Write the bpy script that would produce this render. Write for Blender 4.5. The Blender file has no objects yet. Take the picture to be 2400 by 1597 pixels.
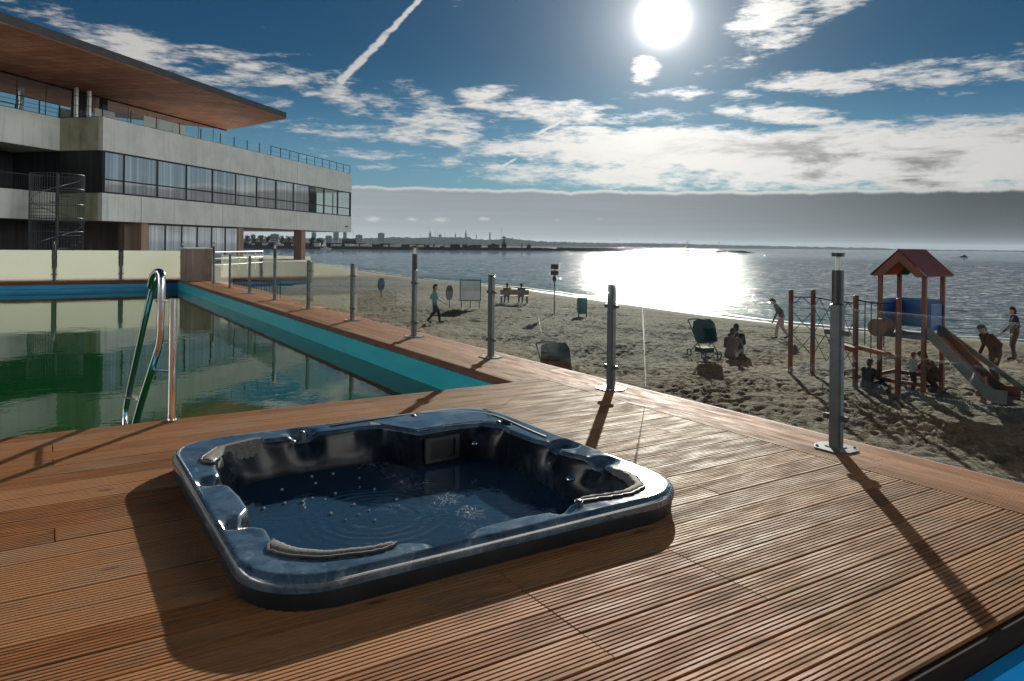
import bpy, bmesh, math, random
import numpy as np
from mathutils import Vector, Matrix, noise
random.seed(7)
R_ = math.radians
SC = bpy.context.scene
COL = SC.collection

# ------------------------------------------------------------------ camera
F = 1707.0; CX = 1200.0; CY = 575.3; H = 1.6; ROLL = R_(0.66)
cd = bpy.data.cameras.new('camera'); cam = bpy.data.objects.new('camera', cd); COL.objects.link(cam)
cd.sensor_width = 36.0; cd.lens = F / 2400 * 36
cd.shift_y = -(798.5 - CY) / 2400
cd.clip_start = 0.05; cd.clip_end = 60000
cam.matrix_world = Matrix.Translation((0, 0, H)) @ Matrix.Rotation(R_(90), 4, 'X') @ Matrix.Rotation(ROLL, 4, 'Z')
SC.camera = cam

# photo geometry used while surveying the place: a pixel gives a viewing ray
def ray(px, py):
    a = (px - CX) / F; b = -(py - CY) / F
    return a * math.cos(ROLL) - b * math.sin(ROLL), a * math.sin(ROLL) + b * math.cos(ROLL)
def G(px, py, z=0.0):
    x, w = ray(px, py); t = (z - H) / w
    return Vector((x * t, t, z))
def at(px, py, d):
    x, w = ray(px, py)
    return Vector((x * d, d, H + w * d))

# ------------------------------------------------------------------ view, light
SC.view_settings.view_transform = 'Standard'
SC.view_settings.look = 'None'
SC.view_settings.exposure = 0.57
SC.view_settings.gamma = 1.0
SC.view_settings.use_curve_mapping = False
SC.cycles.use_denoising = True
SC.cycles.max_bounces = 8
SC.cycles.volume_bounces = 0
SC.cycles.transparent_max_bounces = 24
SC.cycles.sample_clamp_indirect = 6.0
SUN_AZ = R_(11.5); SUN_EL = R_(17.0)
sd = Vector((math.sin(SUN_AZ) * math.cos(SUN_EL), math.cos(SUN_AZ) * math.cos(SUN_EL), math.sin(SUN_EL)))
sl = bpy.data.lights.new('sun', 'SUN'); sl.energy = 5.0; sl.angle = R_(0.53); sl.color = (1.0, 0.93, 0.82)
so = bpy.data.objects.new('sun', sl); COL.objects.link(so)
so.rotation_euler = (-sd).to_track_quat('-Z', 'Y').to_euler(); so.location = (20, 60, 40)

# ------------------------------------------------------------------ node helper
class NT:
    def __init__(s, tree): s.t = tree; s.n = tree.nodes; s.l = tree.links
    def new(s, ty, **kw):
        n = s.n.new(ty)
        for k, v in kw.items(): setattr(n, k, v)
        return n
    def link(s, a, b): s.l.new(a, b)
    def put(s, sock, v):
        if isinstance(v, bpy.types.NodeSocket): s.l.new(v, sock)
        elif v is not None: sock.default_value = v
    def m(s, op, a, b=None, c=None, clamp=False):
        n = s.new('ShaderNodeMath', operation=op); n.use_clamp = clamp
        s.put(n.inputs[0], a); s.put(n.inputs[1], b)
        if c is not None: s.put(n.inputs[2], c)
        return n.outputs[0]
    def vm(s, op, a, b=None):
        n = s.new('ShaderNodeVectorMath', operation=op)
        s.put(n.inputs[0], a); s.put(n.inputs[1], b)
        return n.outputs['Value'] if op in ('DOT_PRODUCT', 'LENGTH') else n.outputs[0]
    def xyz(s, x, y, z):
        n = s.new('ShaderNodeCombineXYZ'); s.put(n.inputs[0], x); s.put(n.inputs[1], y); s.put(n.inputs[2], z)
        return n.outputs[0]
    def sep(s, v):
        n = s.new('ShaderNodeSeparateXYZ'); s.put(n.inputs[0], v); return n.outputs
    def sm(s, v, lo, hi, a=0.0, b=1.0, smooth=True):
        n = s.new('ShaderNodeMapRange'); n.interpolation_type = 'SMOOTHSTEP' if smooth else 'LINEAR'
        s.put(n.inputs[0], v); s.put(n.inputs[1], lo); s.put(n.inputs[2], hi); s.put(n.inputs[3], a); s.put(n.inputs[4], b)
        return n.outputs[0]
    def noise(s, vec, scale, detail=4, rough=.55, dist=0, out=0):
        n = s.new('ShaderNodeTexNoise'); s.put(n.inputs['Vector'], vec); n.inputs['Scale'].default_value = scale
        n.inputs['Detail'].default_value = detail; n.inputs['Roughness'].default_value = rough
        n.inputs['Distortion'].default_value = dist
        return n.outputs[out]
    def mix(s, f, a, b, blend='MIX'):
        n = s.new('ShaderNodeMix', data_type='RGBA', blend_type=blend)
        s.put(n.inputs[0], f)
        for sock, v in ((n.inputs[6], a), (n.inputs[7], b)):
            if isinstance(v, (tuple, list)): v = (*v[:3], 1)
            s.put(sock, v)
        return n.outputs[2]
    def scale(s, v, vec):
        n = s.new('ShaderNodeMapping'); n.inputs['Scale'].default_value = vec; s.put(n.inputs[0], v); return n.outputs[0]

# ------------------------------------------------------------------ world: Nishita sky with clouds
W = bpy.data.worlds.new('World'); SC.world = W; W.use_nodes = True
W.node_tree.nodes.clear(); w = NT(W.node_tree)
sky = w.new('ShaderNodeTexSky', sky_type='NISHITA'); sky.sun_disc = False
sky.sun_elevation = SUN_EL; sky.sun_rotation = SUN_AZ
sky.altitude = 0; sky.air_density = 1.0; sky.dust_density = 0.15; sky.ozone_density = 3.0
tc = w.new('ShaderNodeTexCoord'); d = tc.outputs['Generated']
dx, dy, dz = w.sep(d)
az = w.m('MULTIPLY', w.m('ARCTAN2', dx, dy), 57.2958)
el = w.m('MULTIPLY', w.m('ARCSINE', dz), 57.2958)
mu = w.vm('DOT_PRODUCT', d, tuple(sd))
ang = w.m('MULTIPLY', w.m('ARCCOSINE', w.m('MINIMUM', mu, 0.99999999)), 57.2958)   # degrees from the sun
def azel(px, py):
    x, z = ray(px, py)
    return math.degrees(math.atan2(x, 1)), math.degrees(math.atan2(z, math.hypot(x, 1)))
# cloud groups: centre, half sizes in degrees, tilt in degrees, weight (azimuth / elevation)
CL = []
def cl(px, py, hw, hh, tilt=0, wgt=1.0):
    a, e = azel(px, py); k = 57.3 / 1707
    c = math.cos(R_(a))
    CL.append((a, e, hw * k * c, hh * k * 1.0, tilt, wgt))
cl(330, 130, 250, 45, -14, .9); cl(600, 165, 260, 38, -8, .8); cl(720, 185, 130, 28, -3, .75)
cl(140, 60, 120, 18, -12, .55); cl(540, 200, 120, 25, -14, .8); cl(700, 140, 110, 15, -6, .5)
cl(800, 225, 70, 30, -20, .85); cl(900, 232, 80, 22, -8, .8); cl(985, 235, 85, 35, -18, .9); cl(1130, 220, 70, 26, 6, .9)
cl(1290, 262, 200, 30, -3, 1.0); cl(1480, 275, 160, 22, 0, .9); cl(1060, 290, 180, 26, -4, .95)
cl(930, 318, 290, 24, -2, .9); cl(1200, 345, 240, 40, -4, .95)
cl(900, 365, 240, 16, -2, .7); cl(1000, 385, 380, 22, 0, .45); cl(700, 330, 120, 24, -10, .4)
cl(1600, 352, 430, 50, -2, 1.55); cl(1950, 370, 480, 62, 0, 1.75); cl(2300, 370, 330, 66, 0, 1.7); cl(1500, 405, 420, 34, 0, 1.1)
cl(2000, 425, 500, 26, 0, 1.0)
cl(1510, 172, 36, 34, 0, 1.2); cl(1560, 220, 130, 16, 0, .9); cl(1800, 45, 95, 52, 0, 1.15); cl(1900, 40, 120, 32, 14, .9)
cl(1860, 75, 90, 32, 22, .9); cl(1750, 140, 110, 20, 12, .8)
cl(1960, 195, 200, 26, -2, .95); cl(2140, 180, 220, 34, -2, .9); cl(2300, 165, 140, 34, 16, .75); cl(1750, 220, 110, 14, 0, .6)
cl(1840, 270, 150, 26, -9, 1.05); cl(1980, 295, 70, 15, -8, .8)
cl(1070, 5, 20, 14, 0, .7); cl(590, 60, 50, 10, 0, .35); cl(900, 130, 60, 10, 0, .4)
for px, hw, hh in ((800, 26, 8), (872, 22, 8), (970, 16, 5), (1028, 28, 9), (1135, 16, 6), (1305, 10, 5), (1405, 10, 4)): cl(px, 514, hw, hh, 0, .9)
tot = None
for a, e, hw, hh, tilt, wgt in CL:
    t = R_(tilt)
    ax = w.m('SUBTRACT', az, a); ey = w.m('SUBTRACT', el, e)
    if tilt:
        u = w.m('ADD', w.m('MULTIPLY', ax, math.cos(t) / hw), w.m('MULTIPLY', ey, math.sin(t) / hw))
        v = w.m('ADD', w.m('MULTIPLY', ax, -math.sin(t) / hh), w.m('MULTIPLY', ey, math.cos(t) / hh))
    else:
        u = w.m('MULTIPLY', ax, 1 / hw); v = w.m('MULTIPLY', ey, 1 / hh)
    r2 = w.m('MULTIPLY_ADD', v, v, w.m('MULTIPLY', u, u))
    g = w.m('MULTIPLY', w.m('SUBTRACT', 1.0, w.m('MULTIPLY', r2, 0.5), clamp=True), wgt)
    tot = g if tot is None else w.m('MAXIMUM', tot, g)
# unseen broken cloud added out of view, brightened at the sides as fill light
outm = w.sm(w.m('ABSOLUTE', w.m('SUBTRACT', az, 0.0)), 36.0, 46.0)
rest = w.sm(w.noise(w.xyz(w.m('MULTIPLY', az, .03), w.m('MULTIPLY', el, .12), 3.0), 1.0, 3), .42, .58, 0, 1.1)
high = w.sm(el, 19.0, 30.0)
tot = w.m('MAXIMUM', tot, w.m('MULTIPLY', w.m('MULTIPLY', rest, w.m('MAXIMUM', outm, high)), w.sm(el, 34.0, 16.0, .25, 1.0)))
p1 = w.xyz(w.m('MULTIPLY', az, .16), w.m('MULTIPLY', el, .62), 0.0)
n1 = w.noise(p1, 1.0, 7, .62, .35)
n2 = w.noise(w.xyz(w.m('MULTIPLY', az, .55), w.m('MULTIPLY', el, 2.0), 4.0), 1.0, 6, .56, .2)
n3 = w.noise(w.xyz(w.m('ADD', w.m('MULTIPLY', az, 1.3), w.m('MULTIPLY', el, .8)), w.m('MULTIPLY', el, 6.5), 8.0), 1.0, 5, .62, .3)
nn = w.m('ADD', w.m('ADD', w.m('MULTIPLY', n1, .54), w.m('MULTIPLY', n2, .33)), w.m('MULTIPLY', n3, .17))
nn = w.m('SUBTRACT', nn, .02)
dens = w.m('SUBTRACT', w.m('ADD', w.m('MULTIPLY', tot, .62), w.m('MULTIPLY', w.m('SUBTRACT', nn, .5), 2.5)), .37)
cm = w.m('MULTIPLY', w.sm(dens, -0.10, .36), w.sm(tot, 0.0, .25))
thick = w.sm(dens, .15, .75)
# contrails
def trail(p0, p1, w0, w1):
    a0, e0 = azel(*p0); a1, e1 = azel(*p1)
    L = math.hypot(a1 - a0, e1 - e0); ux, uy = (a1 - a0) / L, (e1 - e0) / L
    s_ = w.m('ADD', w.m('MULTIPLY', w.m('SUBTRACT', az, a0), ux), w.m('MULTIPLY', w.m('SUBTRACT', el, e0), uy))
    q = w.m('ADD', w.m('MULTIPLY', w.m('SUBTRACT', az, a0), -uy), w.m('MULTIPLY', w.m('SUBTRACT', el, e0), ux))
    q = w.m('ADD', q, w.m('MULTIPLY', w.m('SUBTRACT', n2, .5), .5))
    wd = w.sm(s_, 0.0, L, w0, w1, smooth=False)
    k = w.m('SUBTRACT', 1.0, w.m('DIVIDE', w.m('ABSOLUTE', q), wd), clamp=True)
    k = w.sm(k, 0.0, .6)
    return w.m('MULTIPLY', w.m('MULTIPLY', k, w.sm(s_, -.1, .3)), w.m('MULTIPLY', w.sm(s_, L, L - .3), w.sm(n2, .3, .5, .6, 1.0)))
tr = w.m('MAXIMUM', trail((790, 198), (1010, -30), .42, .2), trail((1250, 318), (1335, 275), .14, .22))
tr = w.m('MULTIPLY', w.m('MAXIMUM', tr, trail((1150, 400), (1215, 372), .10, .1)), .85)
cm = w.m('MAXIMUM', cm, tr)
# low grey bank above the horizon with a bright upper edge
edge_n = w.m('MULTIPLY', w.m('SUBTRACT', w.noise(w.xyz(w.m('MULTIPLY', az, .35), 0.0, 9.0), 1.0, 6), .5), .9)
top_el = w.m('ADD', w.m('MULTIPLY_ADD', az, -.006, 4.35), edge_n)
bank = w.sm(w.m('SUBTRACT', top_el, el), -.16, .42)
rimb = w.m('MULTIPLY', w.sm(w.m('SUBTRACT', top_el, el), -.08, .05), w.sm(w.m('SUBTRACT', top_el, el), .32, .08))
# colours
near = w.m('POWER', 2.71828, w.m('MULTIPLY', ang, -1 / 11.0))            # falls away from the sun
skyc = w.mix(1.0, sky.outputs[0], (.44, .80, 1.0), 'MULTIPLY')
hs = w.new('ShaderNodeHueSaturation'); hs.inputs['Saturation'].default_value = 1.12; w.put(hs.inputs['Color'], skyc); skyc = hs.outputs[0]
vs = w.new('ShaderNodeVectorMath', operation='SCALE'); w.put(vs.inputs[0], skyc); w.put(vs.inputs['Scale'], w.sm(el, 15.0, 4.0, .21, .40)); skyc = vs.outputs[0]; skyc = w.mix(w.sm(el, 13.0, 4.5, 0.0, .35), skyc, (1.7, 2.6, 3.3))
def scl(c, f):
    n = w.new('ShaderNodeVectorMath', operation='SCALE'); w.put(n.inputs[0], c if not isinstance(c, tuple) else w.xyz(*c)); w.put(n.inputs['Scale'], f); return n.outputs[0]
cb = w.m('ADD', w.m('ADD', 5.0, w.m('MULTIPLY', w.sm(w.m('ABSOLUTE', az), 56.0, 82.0, 0.0, 58.0), w.sm(w.m('ABSOLUTE', az), 120.0, 150.0, 1.0, .0))), w.m('MULTIPLY', near, 9.0))  # unseen clouds to the sides made far brighter to light the facade
cb = w.m('MULTIPLY', cb, w.m('SUBTRACT', 1.0, w.m('MULTIPLY', w.m('MULTIPLY', thick, w.sm(n1, .44, .66)), w.sm(az, 8.0, 28.0, .14, .7))))
cloudc = scl((1.0, .965, .91), cb)
col = w.mix(w.m('MULTIPLY', cm, .93), skyc, cloudc)
bk_n = w.noise(w.xyz(w.m('MULTIPLY', az, .09), w.m('MULTIPLY', el, 3.0), 2.0), 1.0, 5)
bb = w.m('MULTIPLY', w.m('ADD', w.sm(az, -18.0, 32.0, 3.3, .25, smooth=False), w.m('MULTIPLY', near, 3.4)), w.m('ADD', .86, w.m('MULTIPLY', bk_n, .28)))
bb = w.m('MULTIPLY', bb, w.sm(el, 0.0, 4.2, 1.12, .92, smooth=False))
bankc = scl((.90, 1.0, 1.06), bb)
low = w.m('MULTIPLY', cm, w.sm(el, 3.0, 2.4))
col = w.mix(w.m('MULTIPLY', bank, .97), col, bankc)
col = w.mix(w.m('MULTIPLY', low, .65), col, scl((1, .98, .95), 6.5))
col = w.mix(w.m('MULTIPLY', rimb, .8), col, scl((1.0, .97, .9), w.m('ADD', 4.5, w.m('MULTIPLY', near, 7))))
# aureole round the sun
au = w.m('ADD', w.m('MULTIPLY', w.m('POWER', 2.71828, w.m('MULTIPLY', w.m('POWER', ang, 2.0), -1 / 1.5)), 45.0),
         w.m('ADD', w.m('MULTIPLY', w.m('POWER', 2.71828, w.m('MULTIPLY', ang, -1 / 2.0)), 10.0), w.m('MULTIPLY', w.m('POWER', 2.71828, w.m('MULTIPLY', ang, -1 / 5.5)), 3.0)))
n = w.new('ShaderNodeVectorMath', operation='ADD'); w.put(n.inputs[0], col); w.put(n.inputs[1], scl((1.0, .97, .92), au)); col = n.outputs[0]
bg = w.new('ShaderNodeBackground'); w.put(bg.inputs[0], col); bg.inputs[1].default_value = 0.075
wo = w.new('ShaderNodeOutputWorld'); w.link(bg.outputs[0], wo.inputs[0])
W.cycles.sampling_method = 'MANUAL'; W.cycles.sample_map_resolution = 1024

# ------------------------------------------------------------------ materials
def mat(name, base=(.5, .5, .5), rough=.5, metal=0.0, spec=.5, **kw):
    m_ = bpy.data.materials.new(name); m_.use_nodes = True
    b = m_.node_tree.nodes['Principled BSDF']
    b.inputs['Base Color'].default_value = (*base, 1); b.inputs['Roughness'].default_value = rough
    b.inputs['Metallic'].default_value = metal; b.inputs['Specular IOR Level'].default_value = spec
    for k, v in kw.items(): b.inputs[k].default_value = v
    return m_
def nt(m_): return NT(m_.node_tree), m_.node_tree.nodes['Principled BSDF']
def bump(t, b, h, dist, strength=1.0):
    n = t.new('ShaderNodeBump'); n.inputs['Strength'].default_value = strength; n.inputs['Distance'].default_value = dist
    t.put(n.inputs['Height'], h); t.link(n.outputs[0], b.inputs['Normal'])
def mottled(name, c1, c2, scale=3.0, rough=.6, metal=0.0, spec=.5, bd=0.0, stretch=(1, 1, 1), bscale=None):
    m_ = mat(name, c1, rough, metal, spec); t, b = nt(m_)
    v = t.scale(t.new('ShaderNodeTexCoord').outputs['Object'], stretch)
    f = t.sm(t.noise(v, scale, 5, .6), .35, .68)
    t.link(t.mix(f, c1, c2), b.inputs['Base Color'])
    if bd: bump(t, b, t.noise(v, bscale or scale * 8, 4, .6), bd)
    return m_
# deck boards: UV = metres along / across, 'rnd' = one value per board
def wood_deck(name, c1, c2, c3):
    m_ = mat(name, c1, .6, 0, .10); t, b = nt(m_)
    uv = t.new('ShaderNodeTexCoord').outputs['UV']
    at_ = t.new('ShaderNodeAttribute', attribute_name='rnd'); rnd = at_.outputs['Fac']
    g = t.noise(t.scale(uv, (1.3, 30, 1)), 2.2, 6, .65, .6)
    g2 = t.noise(t.scale(uv, (2.2, 10, 1)), 1.0, 4, .6)
    c = t.mix(t.sm(g, .35, .7), c1, c2)
    c = t.mix(t.m('MULTIPLY', t.sm(rnd, .15, .95), .75), c, c3)
    c = t.mix(t.sm(g2, .48, .70, 0, .6), c, (.15, .11, .075))
    vor = t.new('ShaderNodeTexVoronoi'); t.put(vor.inputs['Vector'], t.scale(uv, (1.7, 5.0, 1))); vor.inputs['Scale'].default_value = 1.0
    kn = t.sm(vor.outputs['Distance'], .13, .03)
    c = t.mix(t.m('MULTIPLY', kn, .8), c, (.06, .026, .014))
    w2 = t.noise(uv, .9, 3, .6)
    c = t.mix(t.sm(w2, .5, .75, 0, .55), c, (.29, .21, .14))
    t.link(c, b.inputs['Base Color'])
    t.link(t.sm(g2, .3, .75, .55, .8), b.inputs['Roughness'])
    bump(t, b, t.m('ADD', t.noise(t.scale(uv, (3, 60, 1)), 4, 4, .7), t.m('MULTIPLY', g, .6)), .0022, .8)
    return m_
M = {}
M['deck'] = wood_deck('deck_wood', (.32, .135, .046), (.14, .050, .016), (.40, .205, .092))
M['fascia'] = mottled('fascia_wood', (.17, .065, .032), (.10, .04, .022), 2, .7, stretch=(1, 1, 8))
M['metal'] = mottled('post_metal', (.085, .10, .105), (.12, .135, .14), 6, .38, .55, bd=.0006)
M['darkmetal'] = mottled('dark_metal', (.035, .042, .045), (.05, .058, .062), 6, .42, .3)
M['steel'] = mat('stainless_steel', (.62, .62, .62), .16, 1.0)
M['lamp_white'] = mat('lamp_diffuser', (.8, .8, .76), .3, 0, .5)
M['black'] = mottled('black_paint', (.012, .013, .014), (.022, .023, .025), 4, .5)
def glass_mat(name, tint, refl=1.0, rough=.0):
    m_ = bpy.data.materials.new(name); m_.use_nodes = True; t = NT(m_.node_tree); t.n.clear()
    o = t.new('ShaderNodeOutputMaterial'); tr_ = t.new('ShaderNodeBsdfTransparent'); tr_.inputs[0].default_value = (*tint, 1)
    gl = t.new('ShaderNodeBsdfGlossy'); gl.inputs['Roughness'].default_value = rough; gl.inputs[0].default_value = (1, 1, 1, 1)
    ge = t.new('ShaderNodeNewGeometry'); cs = t.m('ABSOLUTE', t.vm('DOT_PRODUCT', ge.outputs['Normal'], ge.outputs['Incoming']))
    fz = t.m('MULTIPLY_ADD', t.m('POWER', t.m('SUBTRACT', 1.0, cs, clamp=True), 5.0), .96, .04)
    mx = t.new('ShaderNodeMixShader'); t.put(mx.inputs[0], t.m('MULTIPLY', fz, refl)); t.link(tr_.outputs[0], mx.inputs[1]); t.link(gl.outputs[0], mx.inputs[2])
    t.link(mx.outputs[0], o.inputs[0]); return m_
M['glass'] = glass_mat('clear_glass', (.955, .985, .97), 1.0)
M['lampglass'] = glass_mat('lamp_glass', (.95, .96, .93), 1.0)
m_ = mat('frosted_glass', (.70, .73, .60), .25, 0, .5); t, b = nt(m_)
tcn = t.new('ShaderNodeTexCoord').outputs['Object']
t.link(t.mix(t.sm(t.noise(t.scale(tcn, (.8, .8, 1.8)), 1.0, 4), .3, .75), (.68, .71, .63), (.60, .64, .59)), b.inputs['Base Color'])
trn = t.new('ShaderNodeBsdfTranslucent'); trn.inputs[0].default_value = (.78, .81, .73, 1)
mx = t.new('ShaderNodeMixShader'); mx.inputs[0].default_value = .55
out = t.n['Material Output']; t.link(b.outputs[0], mx.inputs[1]); t.link(trn.outputs[0], mx.inputs[2]); t.link(mx.outputs[0], out.inputs[0])
M['frosted'] = m_
def concrete(name, c1, c2, moss=0.0):
    m_ = mat(name, c1, .8, 0, .3); t, b = nt(m_)
    v = t.new('ShaderNodeTexCoord').outputs['Object']
    f = t.noise(v, .55, 6, .6, .3); st = t.noise(t.scale(v, (3.5, 3.5, .22)), 1.0, 5, .65)
    c = t.mix(t.sm(f, .35, .7), c1, c2)
    c = t.mix(t.sm(st, .5, .72, 0, .5), c, tuple(x * .62 for x in c2))
    c = t.mix(t.sm(st, .42, .28, 0, .35), c, (.62, .61, .57))
    if moss:
        c = t.mix(t.m('MULTIPLY', t.sm(t.noise(t.scale(v, (.8, .8, .35)), 1.3, 4), .35, .7, .3, 1.0), moss), c, (.17, .19, .06))
    t.link(c, b.inputs['Base Color'])
    bump(t, b, t.noise(v, 9, 6, .65), .01, .5); return m_
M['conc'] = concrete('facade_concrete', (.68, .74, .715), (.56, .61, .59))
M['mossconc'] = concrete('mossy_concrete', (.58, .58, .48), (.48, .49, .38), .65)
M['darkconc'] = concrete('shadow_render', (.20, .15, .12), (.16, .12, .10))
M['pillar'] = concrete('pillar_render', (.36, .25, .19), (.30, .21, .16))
M['soffit'] = None
m_ = mat('roof_soffit', (.11, .045, .026), .6, 0, .3); t, b = nt(m_)
v = t.new('ShaderNodeTexCoord').outputs['Object']
br = t.new('ShaderNodeTexBrick'); t.put(br.inputs['Vector'], v); br.inputs['Scale'].default_value = .30
br.inputs['Color1'].default_value = (.40, .155, .08, 1); br.inputs['Color2'].default_value = (.55, .24, .13, 1); br.inputs['Mortar'].default_value = (.08, .035, .02, 1)
br.inputs['Mortar Size'].default_value = .008; br.inputs['Bias'].default_value = 0
c = t.mix(t.sm(t.noise(v, .5, 4), .4, .65, 0, .7), br.outputs[0], (.26, .09, .045)); t.link(c, b.inputs['Base Color']); M['soffit'] = m_
M['roofedge'] = mottled('roof_fascia', (.055, .052, .055), (.075, .07, .072), 1.5, .5, .3)
M['flue'] = mat('flue_steel', (.75, .75, .75), .4, .5)
M['frame'] = mat('window_frame', (.022, .028, .032), .45, .3)
def winmat(name, base, rough=.03, stripes=True):
    m_ = mat(name, base, rough, 0, .9); t, b = nt(m_)
    v = t.new('ShaderNodeTexCoord').outputs['Object']
    if stripes:
        s = t.noise(t.scale(v, (5, 5, .05)), 1.0, 4, .7)
        t.link(t.mix(t.sm(s, .4, .66), base, tuple(x * 1.7 for x in base)), b.inputs['Base Color'])
    bump(t, b, t.noise(v, .5, 2), .006, .5)
    return m_
M['window'] = winmat('window_glass', (.40, .43, .45))
M['window3'] = winmat('terrace_glass', (.03, .05, .07), .02, False); M['window3'].node_tree.nodes['Principled BSDF'].inputs['Metallic'].default_value = .9; M['window3'].node_tree.nodes['Principled BSDF'].inputs['Base Color'].default_value = (.72, .80, .86, 1)
M['window'].node_tree.nodes['Principled BSDF'].inputs['Metallic'].default_value = .45
M['curtain'] = mottled('dark_curtain', (.012, .012, .016), (.03, .03, .036), 1.0, .75, stretch=(9, 9, .2))
M['white'] = mottled('white_paint', (.72, .72, .70), (.62, .62, .60), 2, .5)
m_ = mat('white_translucent', (.85, .85, .82), .6); t, b = nt(m_); trn = t.new('ShaderNodeBsdfTranslucent'); trn.inputs[0].default_value = (.95, .94, .88, 1)
mx = t.new('ShaderNodeMixShader'); mx.inputs[0].default_value = .5; t.link(b.outputs[0], mx.inputs[1]); t.link(trn.outputs[0], mx.inputs[2]); t.link(mx.outputs[0], t.n['Material Output'].inputs[0]); M['whitecloth'] = m_
M['poolblue'] = mottled('pool_wall_blue', (.025, .30, .55), (.04, .36, .62), 1.2, .35, stretch=(1, 1, 6))
M['poolteal'] = mottled('pool_wall_teal', (.015, .40, .47), (.022, .48, .54), 1.0, .4, stretch=(.7, .7, 5))
def water(name, base, rough, waves, ior=1.33, spec=.5):
    m_ = mat(name, base, rough, 0, spec); t, b = nt(m_); b.inputs['IOR'].default_value = ior
    v = t.new('ShaderNodeTexCoord').outputs['Object']; h = None
    for sc, st, a in waves:
        q = t.m('MULTIPLY', t.noise(t.scale(v, st), sc, 3, .55), a); h = q if h is None else t.m('ADD', h, q)
    bump(t, b, h, 1.0); return m_
M['poolwater'] = water('green_pool_water', (.005, .050, .013), .015, [(1.6, (1, 1, 1), .0022), (5.0, (1, 1, 1), .0008), (.35, (1, 1, 1), .004)], spec=.38)
M['sea'] = water('sea_water', (.045, .08, .095), .05, [(.30, (.6, 1.3, 1), .31), (1.1, (.7, 1.3, 1), .26), (4.0, (1, 1, 1), .075)])
# sand
m_ = mat('beach_sand', (.30, .25, .17), .95, 0, .15); t, b = nt(m_)
v = t.new('ShaderNodeTexCoord').outputs['Object']
c = t.mix(t.sm(t.noise(v, .35, 5, .6), .35, .7), (.19, .16, .115), (.105, .09, .066))
c = t.mix(t.sm(t.noise(v, 3.2, 4, .6), .5, .75, 0, .5), c, (.10, .088, .065))
wet = t.new('ShaderNodeAttribute', attribute_name='wet').outputs['Fac']
c = t.mix(t.m('MULTIPLY', wet, .75), c, (.16, .15, .105)); t.link(c, b.inputs['Base Color'])
t.link(t.sm(wet, .55, 1.0, .95, .35), b.inputs['Roughness'])
dry = t.m('SUBTRACT', 1.0, t.m('MULTIPLY', wet, .85))
bump(t, b, t.m('MULTIPLY', dry, t.m('ADD', t.m('MULTIPLY', t.noise(v, 2.6, 4, .6), .38), t.m('MULTIPLY', t.noise(v, 8, 5, .65), .17))), 1.0)
M['sand'] = m_
M['paving'] = concrete('terrace_paving', (.30, .28, .25), (.24, .23, .21))

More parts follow.
